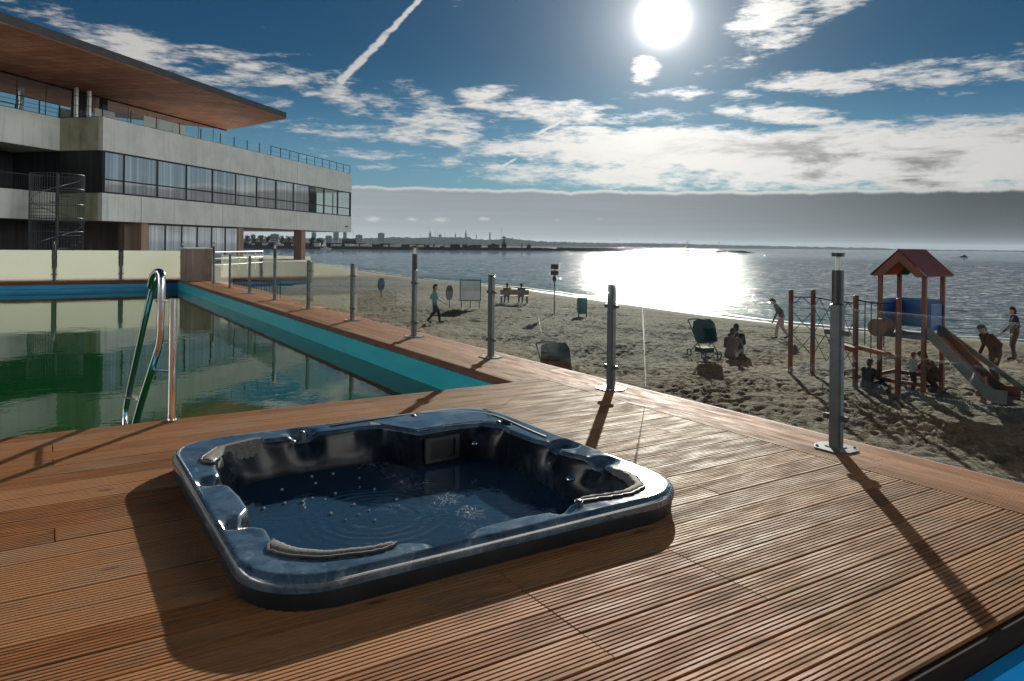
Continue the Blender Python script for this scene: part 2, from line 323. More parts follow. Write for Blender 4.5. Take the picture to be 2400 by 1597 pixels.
# ------------------------------------------------------------------ mesh builder
class MB:
    def __init__(s): s.v = []; s.f = []; s.uv = []; s.rnd = []
    def add(s, vs, fs):
        o = len(s.v); s.v += [tuple(p) for p in vs]; s.f += [tuple(i + o for i in f) for f in fs]; return s
    def box(s, x0, x1, y0, y1, z0, z1):
        return s.add([(x0, y0, z0), (x1, y0, z0), (x1, y1, z0), (x0, y1, z0), (x0, y0, z1), (x1, y0, z1), (x1, y1, z1), (x0, y1, z1)],
                     [(0, 3, 2, 1), (4, 5, 6, 7), (0, 1, 5, 4), (1, 2, 6, 5), (2, 3, 7, 6), (3, 0, 4, 7)])
    def bbox(s, x0, x1, y0, y1, z0, z1, c=.006):
        # box with chamfered vertical edges and top
        pts = [(x0 + c, y0), (x1 - c, y0), (x1, y0 + c), (x1, y1 - c), (x1 - c, y1), (x0 + c, y1), (x0, y1 - c), (x0, y0 + c)]
        n_ = 8; vs = [(x, y, z0) for x, y in pts] + [(x, y, z1 - c) for x, y in pts]
        cx, cy = (x0 + x1) / 2, (y0 + y1) / 2
        vs += [(x + (c if x < cx else -c), y + (c if y < cy else -c), z1) for x, y in pts]
        fs = [tuple(reversed(range(8))), tuple(range(16, 24))]
        for k in range(2):
            fs += [(k * 8 + i, k * 8 + (i + 1) % 8, k * 8 + 8 + (i + 1) % 8, k * 8 + 8 + i) for i in range(8)]
        return s.add(vs, fs)
    def prism(s, poly, z0, z1):
        n_ = len(poly)
        if sum(poly[i][0] * poly[(i + 1) % n_][1] - poly[(i + 1) % n_][0] * poly[i][1] for i in range(n_)) < 0: poly = poly[::-1]
        return s.add([(x, y, z0) for x, y in poly] + [(x, y, z1) for x, y in poly],
                     [tuple(reversed(range(n_))), tuple(range(n_, 2 * n_))] + [(i, (i + 1) % n_, n_ + (i + 1) % n_, n_ + i) for i in range(n_)])
    def cyl(s, x, y, z0, z1, r0, r1=None, seg=16):
        r1 = r0 if r1 is None else r1
        ring = lambda r, z: [(x + r * math.cos(2 * math.pi * i / seg), y + r * math.sin(2 * math.pi * i / seg), z) for i in range(seg)]
        return s.add(ring(r0, z0) + ring(r1, z1), [tuple(reversed(range(seg))), tuple(range(seg, 2 * seg))] + [(i, (i + 1) % seg, seg + (i + 1) % seg, seg + i) for i in range(seg)])
    def tube(s, pts, r, seg=8, closed=False):
        pts = [Vector(p) for p in pts]; n_ = len(pts); rings = []; up = Vector((0, 0, 1)); vs = []; fs = []
        for i, p in enumerate(pts):
            tdir = (pts[min(i + 1, n_ - 1)] - pts[max(i - 1, 0)])
            if tdir.length < 1e-9: tdir = Vector((0, 0, 1))
            tdir.normalize(); rr = r[i] if isinstance(r, (list, tuple)) else r
            if i == 0: x_ = tdir.cross(up); x_ = tdir.cross(Vector((1, 0, 0))) if x_.length < .05 else x_
            else: x_ = x_ - tdir * x_.dot(tdir)
            x_.normalize(); y_ = tdir.cross(x_)
            vs += [tuple(p + (x_ * math.cos(2 * math.pi * k / seg) + y_ * math.sin(2 * math.pi * k / seg)) * rr) for k in range(seg)]
        for i in range(n_ - 1):
            fs += [(i * seg + k, i * seg + (k + 1) % seg, (i + 1) * seg + (k + 1) % seg, (i + 1) * seg + k) for k in range(seg)]
        fs += [tuple(reversed(range(seg))), tuple(range((n_ - 1) * seg, n_ * seg))]
        return s.add(vs, fs)
    def bar(s, a, b, wd, ht, up=(0, 0, 1)):
        a = Vector(a); b = Vector(b); d_ = (b - a).normalized(); u_ = Vector(up); x_ = d_.cross(u_)
        if x_.length < .01: x_ = d_.cross(Vector((0, 1, 0)))
        x_.normalize(); y_ = x_.cross(d_).normalized(); vs = []
        for p in (a, b):
            for sx, sy in ((-1, -1), (1, -1), (1, 1), (-1, 1)): vs.append(tuple(p + x_ * sx * wd / 2 + y_ * sy * ht / 2))
        return s.add(vs, [(0, 3, 2, 1), (4, 5, 6, 7), (0, 1, 5, 4), (1, 2, 6, 5), (2, 3, 7, 6), (3, 0, 4, 7)][::1])
    def ball(s, c, r, sx=1, sy=1, sz=1, seg=12, rg=8, jit=0):
        vs = []; fs = []
        for i in range(rg + 1):
            ph = math.pi * i / rg
            for k in range(seg):
                th = 2 * math.pi * k / seg; j = 1 + random.uniform(-jit, jit)
                vs.append((c[0] + r * sx * math.sin(ph) * math.cos(th) * j, c[1] + r * sy * math.sin(ph) * math.sin(th) * j, c[2] + r * sz * math.cos(ph) * j))
        for i in range(rg):
            for k in range(seg): fs.append((i * seg + k, (i + 1) * seg + k, (i + 1) * seg + (k + 1) % seg, i * seg + (k + 1) % seg))
        return s.add(vs, fs)
    def build(s, name, m_, parent=None, smooth=False, loc=None, rz=0, recalc=True):
        me = bpy.data.meshes.new(name); me.from_pydata(s.v, [], s.f)
        if recalc:
            bm = bmesh.new(); bm.from_mesh(me); bmesh.ops.recalc_face_normals(bm, faces=bm.faces); bm.to_mesh(me); bm.free()
        me.materials.append(m_)
        if smooth:
            me.polygons.foreach_set('use_smooth', [True] * len(me.polygons))
            try: me.set_sharp_from_angle(angle=R_(40))
            except Exception: pass
        o = bpy.data.objects.new(name, me); COL.objects.link(o)
        if parent: o.parent = parent
        if loc is not None: o.location = loc
        o.rotation_euler[2] = rz
        return o
def tag(o, label=None, cat=None, group=None, kind=None):
    if label: o['label'] = label
    if cat: o['category'] = cat
    if group: o['group'] = group
    if kind: o['kind'] = kind
    return o
def thing(name, label, cat, loc=(0, 0, 0), rz=0, group=None):
    o = bpy.data.objects.new(name, None); COL.objects.link(o); o.location = loc; o.rotation_euler = (0, 0, rz); o.empty_display_size = .2
    return tag(o, label, cat, group)
def struct(mb, name, m_, **kw): return tag(mb.build(name, m_, **kw), kind='structure')
def copy_tree(o, parent=None):
    c = o.copy(); COL.objects.link(c)
    if parent: c.parent = parent
    for ch in list(o.children): copy_tree(ch, c)
    return c

# pool frame: x = a (towards the sea), y = b (along the fence, away)
TH = R_(32.5); PO = Vector((0.054, 8.562, 0))
UV_ = Vector((-math.sin(TH), math.cos(TH), 0)); VV = Vector((math.cos(TH), math.sin(TH), 0))
def PW(a, b, z=0): return PO + VV * a + UV_ * b + Vector((0, 0, z))
def toab(p): q = Vector((p[0], p[1], 0)) - PO; return q.dot(VV), q.dot(UV_)

# ------------------------------------------------------------------ sea and beach
SEA = -2.8
shore = [(k[0], k[1]) for k in [G(px * 1.01868, py * 1.01868, SEA) for px, py in
         ((722, 607), (800, 619), (880, 631), (1000, 646), (1110, 655), (1230, 668), (1330, 682), (1450, 699), (1580, 717), (1700, 733), (1850, 750), (2000, 764), (2180, 777), (2356, 788))]]
shore = [(-2500, 420), (-420, 230), (-90, 150)] + shore + [(60, 22), (140, -20), (260, -90)]
SH = np.array(shore)
def shore_dist(X, Yv):
    best = np.full(X.shape, 1e9); sgn = np.ones(X.shape)
    for i in range(len(SH) - 1):
        a = SH[i]; b_ = SH[i + 1]; dd = b_ - a; L2 = (dd ** 2).sum()
        t_ = np.clip(((X - a[0]) * dd[0] + (Yv - a[1]) * dd[1]) / L2, 0, 1)
        qx = a[0] + t_ * dd[0]; qy = a[1] + t_ * dd[1]; r_ = np.hypot(X - qx, Yv - qy)
        s_ = np.where((dd[0] * (Yv - a[1]) - dd[1] * (X - a[0])) < 0, 1.0, -1.0)   # + on the land side
        m__ = r_ < best; best = np.where(m__, r_, best); sgn = np.where(m__, s_, sgn)
    return best * sgn
def base_z(D): return SEA + np.where(D > 0, np.minimum(1.0, 1.0 * (1 - np.exp(-D / 8.5))), np.maximum(D * .08, -3))
def sand_z(x, y):
    return float(base_z(shore_dist(np.array([x], float), np.array([y], float)))[0])
def on_sand(px, py):
    z = -1.8
    for _ in range(12):
        p = G(px, py, z); z = .5 * z + .5 * sand_z(p.x, p.y)
    return Vector((p.x, p.y, z))
angs = np.radians(np.arange(-52, 44, .16)); rs = [5.0]
while rs[-1] < 170: rs.append(rs[-1] * 1.0052)
rs = np.array(rs + [200, 260, 400]); AA, RR = np.meshgrid(angs, rs)
X = RR * np.sin(AA); Yg = RR * np.cos(AA); D = shore_dist(X, Yg); Z = base_z(D)
amp = np.clip((D - 3.0) / 6, 0, 1) * np.clip(1.4 - RR / 90, 0, 1)
hh = np.zeros(X.shape).ravel(); xf = X.ravel(); yf = Yg.ravel(); af = amp.ravel()
nz = noise.noise
for i in range(len(hh)):
    if af[i] > 0:
        p = (xf[i], yf[i], 0)
        q = (xf[i] * 5.6, yf[i] * 5.6, 1.7); q2 = (xf[i] * 11.0, yf[i] * 11.0, 5.1)
        hh[i] = ((-.075 * max(0.0, min(1.0, nz(q) * 2.0 + .25)) ** 1.3 + nz(q2) * .035) * (.85 + max(-.45, min(.6, nz((xf[i] * .35, yf[i] * .35, 8)) * 1.6))) + nz((xf[i] * .5, yf[i] * .5, 3)) * .10) * af[i]
Z = Z + hh.reshape(Z.shape)
nr, na = X.shape
me = bpy.data.meshes.new('beach')
co = np.stack([X, Yg, Z], -1).reshape(-1, 3)
idx = np.arange(nr * na).reshape(nr, na)
q = np.stack([idx[:-1, :-1], idx[:-1, 1:], idx[1:, 1:], idx[1:, :-1]], -1).reshape(-1, 4)
me.from_pydata([], [], [])
me.vertices.add(len(co)); me.vertices.foreach_set('co', co.ravel())
me.loops.add(len(q) * 4); me.loops.foreach_set('vertex_index', q.ravel().astype(np.int32))
me.polygons.add(len(q)); me.polygons.foreach_set('loop_start', np.arange(0, len(q) * 4, 4, dtype=np.int32))
me.polygons.foreach_set('use_smooth', np.ones(len(q), bool)); me.update(calc_edges=True); me.validate()
wa = me.attributes.new('wet', 'FLOAT', 'POINT'); wa.data.foreach_set('value', np.clip(1.25 - (D.ravel() + nz((0, 0, 0))) / 5.5, 0, 1).astype(np.float32))
me.flip_normals() if me.polygons[0].normal.z < 0 else None
me.materials.append(M['sand'])
beach = tag(bpy.data.objects.new('beach', me), kind='structure'); COL.objects.link(beach)
def polar_sheet(name, angs, rs, zf):
    AA, RR = np.meshgrid(angs, rs); X = RR * np.sin(AA); Yg = RR * np.cos(AA); Z = zf(X, Yg, RR)
    nr, na = X.shape; me = bpy.data.meshes.new(name); co = np.stack([X, Yg, Z], -1).reshape(-1, 3); idx = np.arange(nr * na).reshape(nr, na)
    q = np.stack([idx[:-1, :-1], idx[:-1, 1:], idx[1:, 1:], idx[1:, :-1]], -1).reshape(-1, 4)
    me.vertices.add(len(co)); me.vertices.foreach_set('co', co.ravel()); me.loops.add(len(q) * 4); me.loops.foreach_set('vertex_index', q.ravel().astype(np.int32))
    me.polygons.add(len(q)); me.polygons.foreach_set('loop_start', np.arange(0, len(q) * 4, 4, dtype=np.int32)); me.polygons.foreach_set('use_smooth', np.ones(len(q), bool))
    me.update(calc_edges=True)
    if me.polygons[0].normal.z < 0: me.flip_normals()
    o = bpy.data.objects.new(name, me); COL.objects.link(o); return o
rsea = [24.0]
while rsea[-1] < 420: rsea.append(rsea[-1] * 1.006)
rsea += [450, 600, 1000, 2000, 4000, 8000, 14000]
def sea_z(X, Yg, RR):
    xf = X.ravel(); yf = Yg.ravel(); rf = RR.ravel(); out_ = np.zeros(len(xf))
    for i in range(len(xf)):
        r_ = rf[i]
        if r_ < 440:
            x, y = xf[i] * .75 + yf[i] * .3, yf[i]
            a = min(1.0, (440 - r_) / 200)
            out_[i] = a * (nz((x * .55, y * .9, 2.2)) * .085 * (1 if r_ > 60 else .7) + nz((x * 1.5, y * 2.2, 7.7)) * .035 + (nz((x * .12, y * .25, 4.1)) * .09 if r_ > 60 else 0))
    return SEA + out_.reshape(X.shape)
so_ = polar_sheet('sea', np.radians(np.arange(-52, 52, .2)), np.array(rsea), sea_z); so_.data.materials.append(M['sea']); tag(so_, kind='structure')
mb = MB()
for k in range(14): a0, a1 = R_(52 + k * 18.3), R_(52 + (k + 1) * 18.3); mb.add([(0, 0, SEA - .03), (14000 * math.sin(a0), 14000 * math.cos(a0), SEA - .03), (14000 * math.sin(a1), 14000 * math.cos(a1), SEA - .03)], [(0, 1, 2)])
struct(mb, 'sea', M['sea'])
mb = MB().add([(-400, -300, -6), (400, -300, -6), (400, 500, -6), (-400, 500, -6)], [(0, 1, 2, 3)])
struct(mb, 'seabed', M['sand'])
mb = MB(); vs = []; rn_ = random.Random(4); k_ = 0
for i in range(2, len(SH) - 3):
    A_, B_ = SH[i], SH[i + 1]; n_ = max(2, int(np.hypot(*(B_ - A_)) / 1.2)); nrm_ = np.array([-(B_ - A_)[1], (B_ - A_)[0]]) / np.hypot(*(B_ - A_))
    for j in range(n_):
        c_ = A_ + (B_ - A_) * j / n_; wv = .5 * nz((c_[0] * .3, c_[1] * .3, 2)); wd = .12 + .22 * abs(nz((c_[0] * .7, c_[1] * .7, 6)))
        for e_ in (-wd, wd): q_ = c_ + nrm_ * (wv + e_ + .6); vs.append((q_[0], q_[1], SEA + .07))
        k_ += 1
mb.add(vs, [(2 * i, 2 * i + 1, 2 * i + 3, 2 * i + 2) for i in range(k_ - 1)])
M['surf'] = mottled('surf_foam', (.62, .65, .63), (.35, .38, .37), 2.5, .5)
tag(mb.build('surf', M['surf']), kind='stuff', label='thin line of foam where the sea meets the sand')
# ground around and behind the deck
struct(MB().prism([(-150, -120), (30, -60), (9, -6), (2.9, 1.0), (1.8, -1), (-3, -8), (-60, -20), (-120, 0)], -2.4, -1.85), 'ground', M['paving'])

# ------------------------------------------------------------------ deck
PITCH = 5.0 / 23
class Deck(MB):
    def board(s, x0, x1, y0, y1, along, ribs=8, depth=.019):
        # along 'x' or 'y'; the other range is the width
        off = random.uniform(0, 50); voff = random.uniform(0, 50); r_ = random.random()
        w0, w1 = (y0, y1) if along == 'x' else (x0, x1); l0, l1 = (x0, x1) if along == 'x' else (y0, y1)
        dzb = random.uniform(-.0012, .0012)
        prof = [(w0, -.032), (w0, -.002)]; rp = (w1 - w0) / ribs; gw = .0052
        for k in range(ribs):
            a = w0 + k * rp + (gw if k else .002); b_ = w0 + (k + 1) * rp - (gw if k < ribs - 1 else .002)
            prof += [(a, 0), (b_, 0)]
            if k < ribs - 1: prof += [(b_ + .0012, -depth), (b_ + 2 * gw - .0012, -depth)]
        prof += [(w1, -.002), (w1, -.032)]
        o = len(s.v); n_ = len(prof)
        for L in (l0, l1):
            for pw, pz in prof: s.v.append((L, pw, pz + dzb) if along == 'x' else (pw, L, pz + dzb))
        for i in range(n_ - 1):
            s.f.append((o + i, o + n_ + i, o + n_ + i + 1, o + i + 1))
            s.uv += [(l0 + off, prof[i][0] + voff), (l1 + off, prof[i][0] + voff), (l1 + off, prof[i + 1][0] + voff), (l0 + off, prof[i + 1][0] + voff)]
            s.rnd.append(r_)
        for e in (0, n_):
            s.f.append(tuple(o + e + i for i in range(n_))); s.uv += [(l0 + off, p[0] + voff) for p in prof]; s.rnd.append(r_)
    def finish(s, name):
        ob = s.build(name, M['deck'], recalc=False, loc=PO, rz=TH); me = ob.data
        uvl = me.uv_layers.new(name='UVMap'); uvl.data.foreach_set('uv', [c for p in s.uv for c in p])
        at_ = me.attributes.new('rnd', 'FLOAT', 'FACE'); at_.data.foreach_set('value', s.rnd)
        bm = bmesh.new(); bm.from_mesh(me); bmesh.ops.recalc_face_normals(bm, faces=bm.faces); bm.to_mesh(me); bm.free()
        return tag(ob, kind='structure')
TS = 1.025; TA, TB = toab(PW(-2.74, -3.0) * TS)                    # tub centre in the pool frame
HOLE = (TA - 1.06, TA + 1.20, TB - 1.04, TB + 1.26)
dk = Deck(); GAP = .014
def hole_range(y0, y1):
    # part of this board that the round-cornered tub covers
    X0, X1, Y0_, Y1_, r_ = TA - 1.20 * TS + .09, TA + 1.36 * TS - .09, TB - 1.17 * TS + .09, TB + 1.43 * TS - .09, .29
    if y0 < Y0_ or y1 > Y1_:
        if y1 < Y0_ or y0 > Y1_ or (y0 + y1) / 2 < Y0_ - .0 or (y0 + y1) / 2 > Y1_ + .0: return None
    dd = max(0, (Y0_ + r_) - y0, y1 - (Y1_ - r_)); dd = min(dd, r_)
    i_ = r_ - math.sqrt(max(0, r_ * r_ - dd * dd)); return (X0 + i_ + .02, X1 - i_ - .02)
FARB = 26.0
for k in range(26):                      # main boards, along a
    y1 = -.032 + GAP / 2 - k * PITCH - GAP; y0 = y1 - PITCH + GAP
    if y0 < -5.68: break
    segs = [(-16.0, .375)]
    hr_ = hole_range(y0, y1)
    if hr_: segs = [(-16.0, hr_[0]), (hr_[1], .375)]
    for s0, s1 in segs:
        cuts = []
        if -5.02 < (y0 + y1) / 2 < -4.13: cuts = [-2.77, -1.86] if (y0 + y1) / 2 > -5.02 else []
        else:
            c_ = random.choice([-4.6, -3.7, -.95, -6.4, -.1]) if k % 3 else None
            if c_: cuts = [c_]
        cuts += [-8.3 - .9 * (k % 2), -12.0]
        cuts = sorted(c_ for c_ in cuts if s0 + .3 < c_ < s1 - .3); e = [s0] + cuts + [s1]
        for i in range(len(e) - 1): dk.board(e[i] + .003, e[i + 1] - .003, y0, y1, 'x')
YB0 = y1
for k, (x0, x1) in enumerate([(0.0, .158), (.168, .375), (.385, .592), (.602, .809), (.819, 1.026)]):   # border boards, along b
    lo = -5.66 if k >= 2 else -.03
    e = [lo]; y_ = lo + random.uniform(1.5, 4)
    while y_ < FARB - 1: e.append(y_); y_ += random.uniform(3.4, 4.4)
    e.append(FARB + 1.05)
    for i in range(len(e) - 1): dk.board(x0, x1, e[i] + .002, e[i + 1] - .002, 'y', ribs=8 if k else 6)
for k in range(5):                       # far strip, along a
    y0 = FARB + k * PITCH
    for x0, x1 in ((-16, -11.9), (-11.9, -7.7), (-7.7, -3.9), (-3.9, -.005)): dk.board(x0 + .003, x1 - .003, y0, y0 + PITCH - GAP, 'x')
dk.finish('deck')
# black sheet added under the boards so that the gaps read as shade, and fascia boards
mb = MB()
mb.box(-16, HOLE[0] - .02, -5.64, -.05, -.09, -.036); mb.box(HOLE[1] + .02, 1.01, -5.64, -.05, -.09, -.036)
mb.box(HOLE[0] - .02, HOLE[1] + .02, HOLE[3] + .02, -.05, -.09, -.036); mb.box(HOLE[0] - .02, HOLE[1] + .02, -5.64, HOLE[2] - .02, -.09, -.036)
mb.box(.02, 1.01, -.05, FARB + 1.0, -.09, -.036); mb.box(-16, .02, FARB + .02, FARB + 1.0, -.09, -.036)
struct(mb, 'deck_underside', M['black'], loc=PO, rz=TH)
mb = MB()
mb.box(-.022, -.002, -.055, FARB, -.135, -.004)            # pool side of the sea strip
mb.box(-16, -.022, FARB - .02, FARB - .001, -.135, -.004)
mb.box(-16, -.022, -.052, -.030, -.135, -.004)
mb.box(1.03, 1.05, -5.68, FARB + 1.05, -.20, -.004)
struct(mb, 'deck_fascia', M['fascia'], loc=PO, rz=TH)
M['shadededge'] = mottled('shaded_edge_board', (.030, .018, .012), (.018, .011, .008), 2, .8, spec=.1, stretch=(1, 1, 8))  # shadow on the backlit fascia put into this near-black colour
struct(MB().box(-16, 1.03, -5.712, -5.69, -.115, -.012), 'deck_edge_board', M['shadededge'], loc=PO, rz=TH)
# wall holding the deck above the beach
struct(MB().box(.93, 1.0, -5.6, FARB + 1.0, -2.3, -.10), 'deck_wall', M['paving'], loc=PO, rz=TH)

# pool
mb = MB().box(-.06, .03, -.02, FARB + .06, -1.8, -.10)
struct(mb, 'pool_wall_sea', M['poolteal'], loc=PO, rz=TH)
mb = MB(); mb.box(-16, -.06, FARB + .001, FARB + .06, -1.8, -.10); mb.box(-16, -.06, -.030, -.001 + .0, -1.8, -.14)
mb.box(-16, -.065, FARB - .05, FARB, -.285, -.265)
struct(mb, 'pool_wall', M['poolblue'], loc=PO, rz=TH)
struct(MB().add([(-16, 0, -.40), (-.06, 0, -.40), (-.06, FARB, -.40), (-16, FARB, -.40)], [(0, 1, 2, 3)]), 'pool_water', M['poolwater'], loc=PO, rz=TH)
# second, empty pool below the near edge of the deck
mb = MB(); mb.box(-9, 3.2, -5.78, -5.72, -1.2, -.118); mb.box(-9, 3.2, -14, -5.78, -1.26, -1.2); mb.box(3.14, 3.2, -14, -5.78, -1.2, -.127)
M['poolblue2'] = mottled('wading_pool_blue', (.004, .38, .80), (.005, .40, .84), 1.2, .4)
struct(mb, 'wading_pool', M['poolblue2'], loc=PO, rz=TH)

# ------------------------------------------------------------------ hot tub
def closed_r(pts, n_, c, smooth=2):
    ps = sorted([(math.atan2(y - c[1], x - c[0]), math.hypot(x - c[0], y - c[1])) for x, y in pts])
    th = np.array([p[0] for p in ps]); rr = np.array([p[1] for p in ps])
    th = np.concatenate([th - 2 * math.pi, th, th + 2 * math.pi]); rr = np.tile(rr, 3)
    xs = np.linspace(-math.pi, math.pi, n_, endpoint=False); x_ = np.array([math.cos(a) for a in xs])
    # interpolate in x,y so straight runs stay straight
    PX = c[0] + rr * np.cos(th); PY = c[1] + rr * np.sin(th)
    out_ = []
    for a in xs:
        j = np.searchsorted(th, a) ; p0 = np.array((PX[j - 1], PY[j - 1])); p1 = np.array((PX[j], PY[j]))
        dd = np.array((math.cos(a), math.sin(a))); e = p1 - p0; A_ = np.array([[dd[0], -e[0]], [dd[1], -e[1]]])
        s_, t_ = np.linalg.solve(A_, p0 - np.array(c)); out_.append(s_)
    r_ = np.array(out_)
    for _ in range(smooth): r_ = (np.roll(r_, 1) + 2 * r_ + np.roll(r_, -1)) / 4
    return xs, r_
TC = (.07, .12); NA = 360
def rrect(x0, x1, y0, y1, rad):
    pts = []
    for cx, cy, a0 in ((x1 - rad, y1 - rad, 0), (x0 + rad, y1 - rad, 90), (x0 + rad, y0 + rad, 180), (x1 - rad, y0 + rad, 270)):
        pts += [(cx + rad * math.cos(R_(a0 + k * 7.5)), cy + rad * math.sin(R_(a0 + k * 7.5))) for k in range(13)]
    return pts
THS, RO = closed_r(rrect(-1.20, 1.36, -1.17, 1.43, .36), NA, TC, 1)
INN = [(1.17, .01), (1.10, .2), (1.09, .5), (1.12, .66), (1.02, .80), (.75, .83), (.46, .80), (.41, .93), (.29, 1.14), (.11, 1.19), (-.14, 1.17), (-.30, 1.22), (-.44, 1.16), (-.62, 1.17),
       (-.86, 1.07), (-.98, .87), (-1.0, .66), (-1.01, .53), (-1.07, .45), (-1.07, .36), (-1.0, .27), (-.985, .05), (-.99, -.15), (-1.06, -.27), (-1.06, -.40), (-.98, -.48), (-.99, -.66), (-.93, -.84), (-.82, -.95), (-.62, -1.01),
       (-.46, -1.0), (-.36, -1.07), (-.18, -1.09), (-.06, -1.02), (.2, -1.01), (.38, -1.03), (.5, -1.0), (.66, -.98), (.88, -1.02), (1.04, -.97), (1.11, -.82), (1.13, -.62), (1.19, -.46), (1.14, -.3), (1.09, -.15)]
_, RI = closed_r(INN, NA, TC, 1)
RSM = RI.copy()
for _ in range(60): RSM = (np.roll(RSM, 1) + 2 * RSM + np.roll(RSM, -1)) / 4
# rim dips: cup holders and hand holds (x, y, radius, depth)
DIPS = [(-1.08, .41, .085, .05), (-1.09, -.34, .085, .05), (-.30, 1.25, .11, .05), (1.22, .0, .11, .05), (1.20, -.45, .09, .05), (-.27, -1.10, .10, .04), (.45, -1.03, .08, .03), (.62, 1.2, .06, .02), (1.19, .72, .07, .03)]
tub = thing('hot_tub', 'sunken square hot tub with blue black marbled shell and grey headrests, full of water', 'hot tub', PW(TA, TB, 0), TH); tub.scale = (TS, TS, TS)
m_ = mat('tub_acrylic', (.07, .12, .17), .10, 0, .6); t, b = nt(m_); b.inputs['Coat Weight'].default_value = .5; b.inputs['Coat Roughness'].default_value = .03; b.inputs['IOR'].default_value = 1.6
v = t.new('ShaderNodeTexCoord').outputs['Object']
n1_ = t.noise(v, 2.6, 7, .68, 1.6); n2_ = t.noise(v, 11, 6, .7, .8)
c = t.mix(t.sm(n1_, .40, .66), (.035, .065, .095), (.085, .135, .18)); c = t.mix(t.sm(n2_, .54, .70, 0, .38), c, (.34, .40, .43)); c = t.mix(t.sm(n2_, .45, .32, 0, .7), c, (.006, .010, .016))
t.link(c, b.inputs['Base Color']); t.link(t.sm(t.noise(v, 4, 5), .35, .7, .06, .24), b.inputs['Roughness']); bump(t, b, t.noise(v, 3, 2), .003, .4)
M['acrylic'] = m_
m_ = mat('tub_basin_shaded', (.008, .013, .020), .2, 0, .18); t, b = nt(m_); v = t.new('ShaderNodeTexCoord').outputs['Object']  # same shell as the rim, interior shade put into a darker colour
t.link(t.mix(t.sm(t.noise(v, 5, 6, .65, 1.0), .45, .7), (.006, .010, .016), (.022, .034, .046)), b.inputs['Base Color']); M['acrylicshade'] = m_
M['skirt'] = mottled('tub_skirt', (.012, .014, .017), (.022, .024, .026), 3, .45)
def ring(rf, z): return [(TC[0] + rf[i] * math.cos(THS[i]), TC[1] + rf[i] * math.sin(THS[i]), z[i] if hasattr(z, '__len__') else z) for i in range(NA)]
def loft(rings, cap=False):
    mb_ = MB(); vs = [p for r_ in rings for p in r_]; fs = []
    for j in range(len(rings) - 1):
        fs += [(j * NA + i, j * NA + (i + 1) % NA, (j + 1) * NA + (i + 1) % NA, (j + 1) * NA + i) for i in range(NA)]
    if cap: fs.append(tuple((len(rings) - 1) * NA + i for i in range(NA)))
    return mb_.add(vs, fs)
def dip(x, y):
    z = 0
    for cx, cy, r_, dp in DIPS:
        q = math.hypot(x - cx, y - cy) / r_
        if q < 1.25: z -= dp * (0.5 + 0.5 * math.cos(math.pi * min(1, max(0, (q - .35) / .9))))
    return z
rings = []
TOP = .147
rings.append(ring(RO - .012, .074)); rings.append(ring(RO - .002, .080)); rings.append(ring(RO, .108)); rings.append(ring(RO - .006, .126)); rings.append(ring(RO - .02, .140)); rings.append(ring(RO - .038, TOP))
ROi = RO - .038
RIo = np.minimum(RI + .016, ROi - .012)
for k in range(1, 12):
    f = k / 11; rr = ROi * (1 - f) + RIo * f; zz = []
    for i in range(NA):
        x, y = TC[0] + rr[i] * math.cos(THS[i]), TC[1] + rr[i] * math.sin(THS[i]); zz.append(TOP + dip(x, y) - .004 * f)
    rings.append(ring(rr, zz))
zl = np.array([p[2] for p in rings[-1]])
RI2 = RI
rings.append(ring(RI2 + .004, zl - .006)); rings.append(ring(RI2 - .006, zl - .022)); rings.append(ring(np.minimum(RSM - .006, RI2 - .012), .07))
_, RS = closed_r(rrect(-.95, 1.08, -.98, 1.12, .45), NA, TC, 6)
RW = np.minimum(np.minimum(RSM - .02, RI2 - .022), RS)
rings.append(ring(RW, -.02)); rings.append(ring(RW - .02, -.12)); rings.append(ring(RW - .05, -.30)); rings.append(ring(RW - .10, -.46)); rings.append(ring(RW - .42, -.50)); rings.append(ring(RW - .48, -.90))
NR_ = len(rings) - 8
loft(rings[:NR_ + 1]).build('rim', M['acrylic'], tub, smooth=True)
loft(rings[NR_:], True).build('basin', M['acrylicshade'], tub, smooth=True)
loft([ring(RO - .05, -.9), ring(RO - .05, -.04), ring(RO - .018, .0), ring(RO - .010, .075)]).build('skirt', M['skirt'], tub, smooth=True)
# filter compartment cover in the far corner with its groove
cov = [(.36, 1.28), (.25, 1.24), (.47, .845), (.76, .872), (1.03, .85), (1.10, .75), (1.20, .98), (1.12, 1.16), (.95, 1.27), (.7, 1.31)]
MB().prism(cov, TOP - .02, TOP + .010).build('filter_cover', M['acrylic'], tub)
gr = [(-.05, 1.30), (.2, 1.325), (.45, 1.345), (.8, 1.335), (1.02, 1.27), (1.18, 1.13), (1.24, .95), (1.235, .7), (1.215, .45), (1.21, .2)]
def smooth_pts(p, z, n_=3):
    for _ in range(n_): p = [p[0]] + [q for a, b_ in zip(p[:-1], p[1:]) for q in ((a[0] * .75 + b_[0] * .25, a[1] * .75 + b_[1] * .25), (a[0] * .25 + b_[0] * .75, a[1] * .25 + b_[1] * .75))] + [p[-1]]
    return [(x, y, z) for x, y in p]
MB().tube(smooth_pts(gr, TOP - .001), .009, 6).build('cover_seal', M['black'], tub, smooth=True)
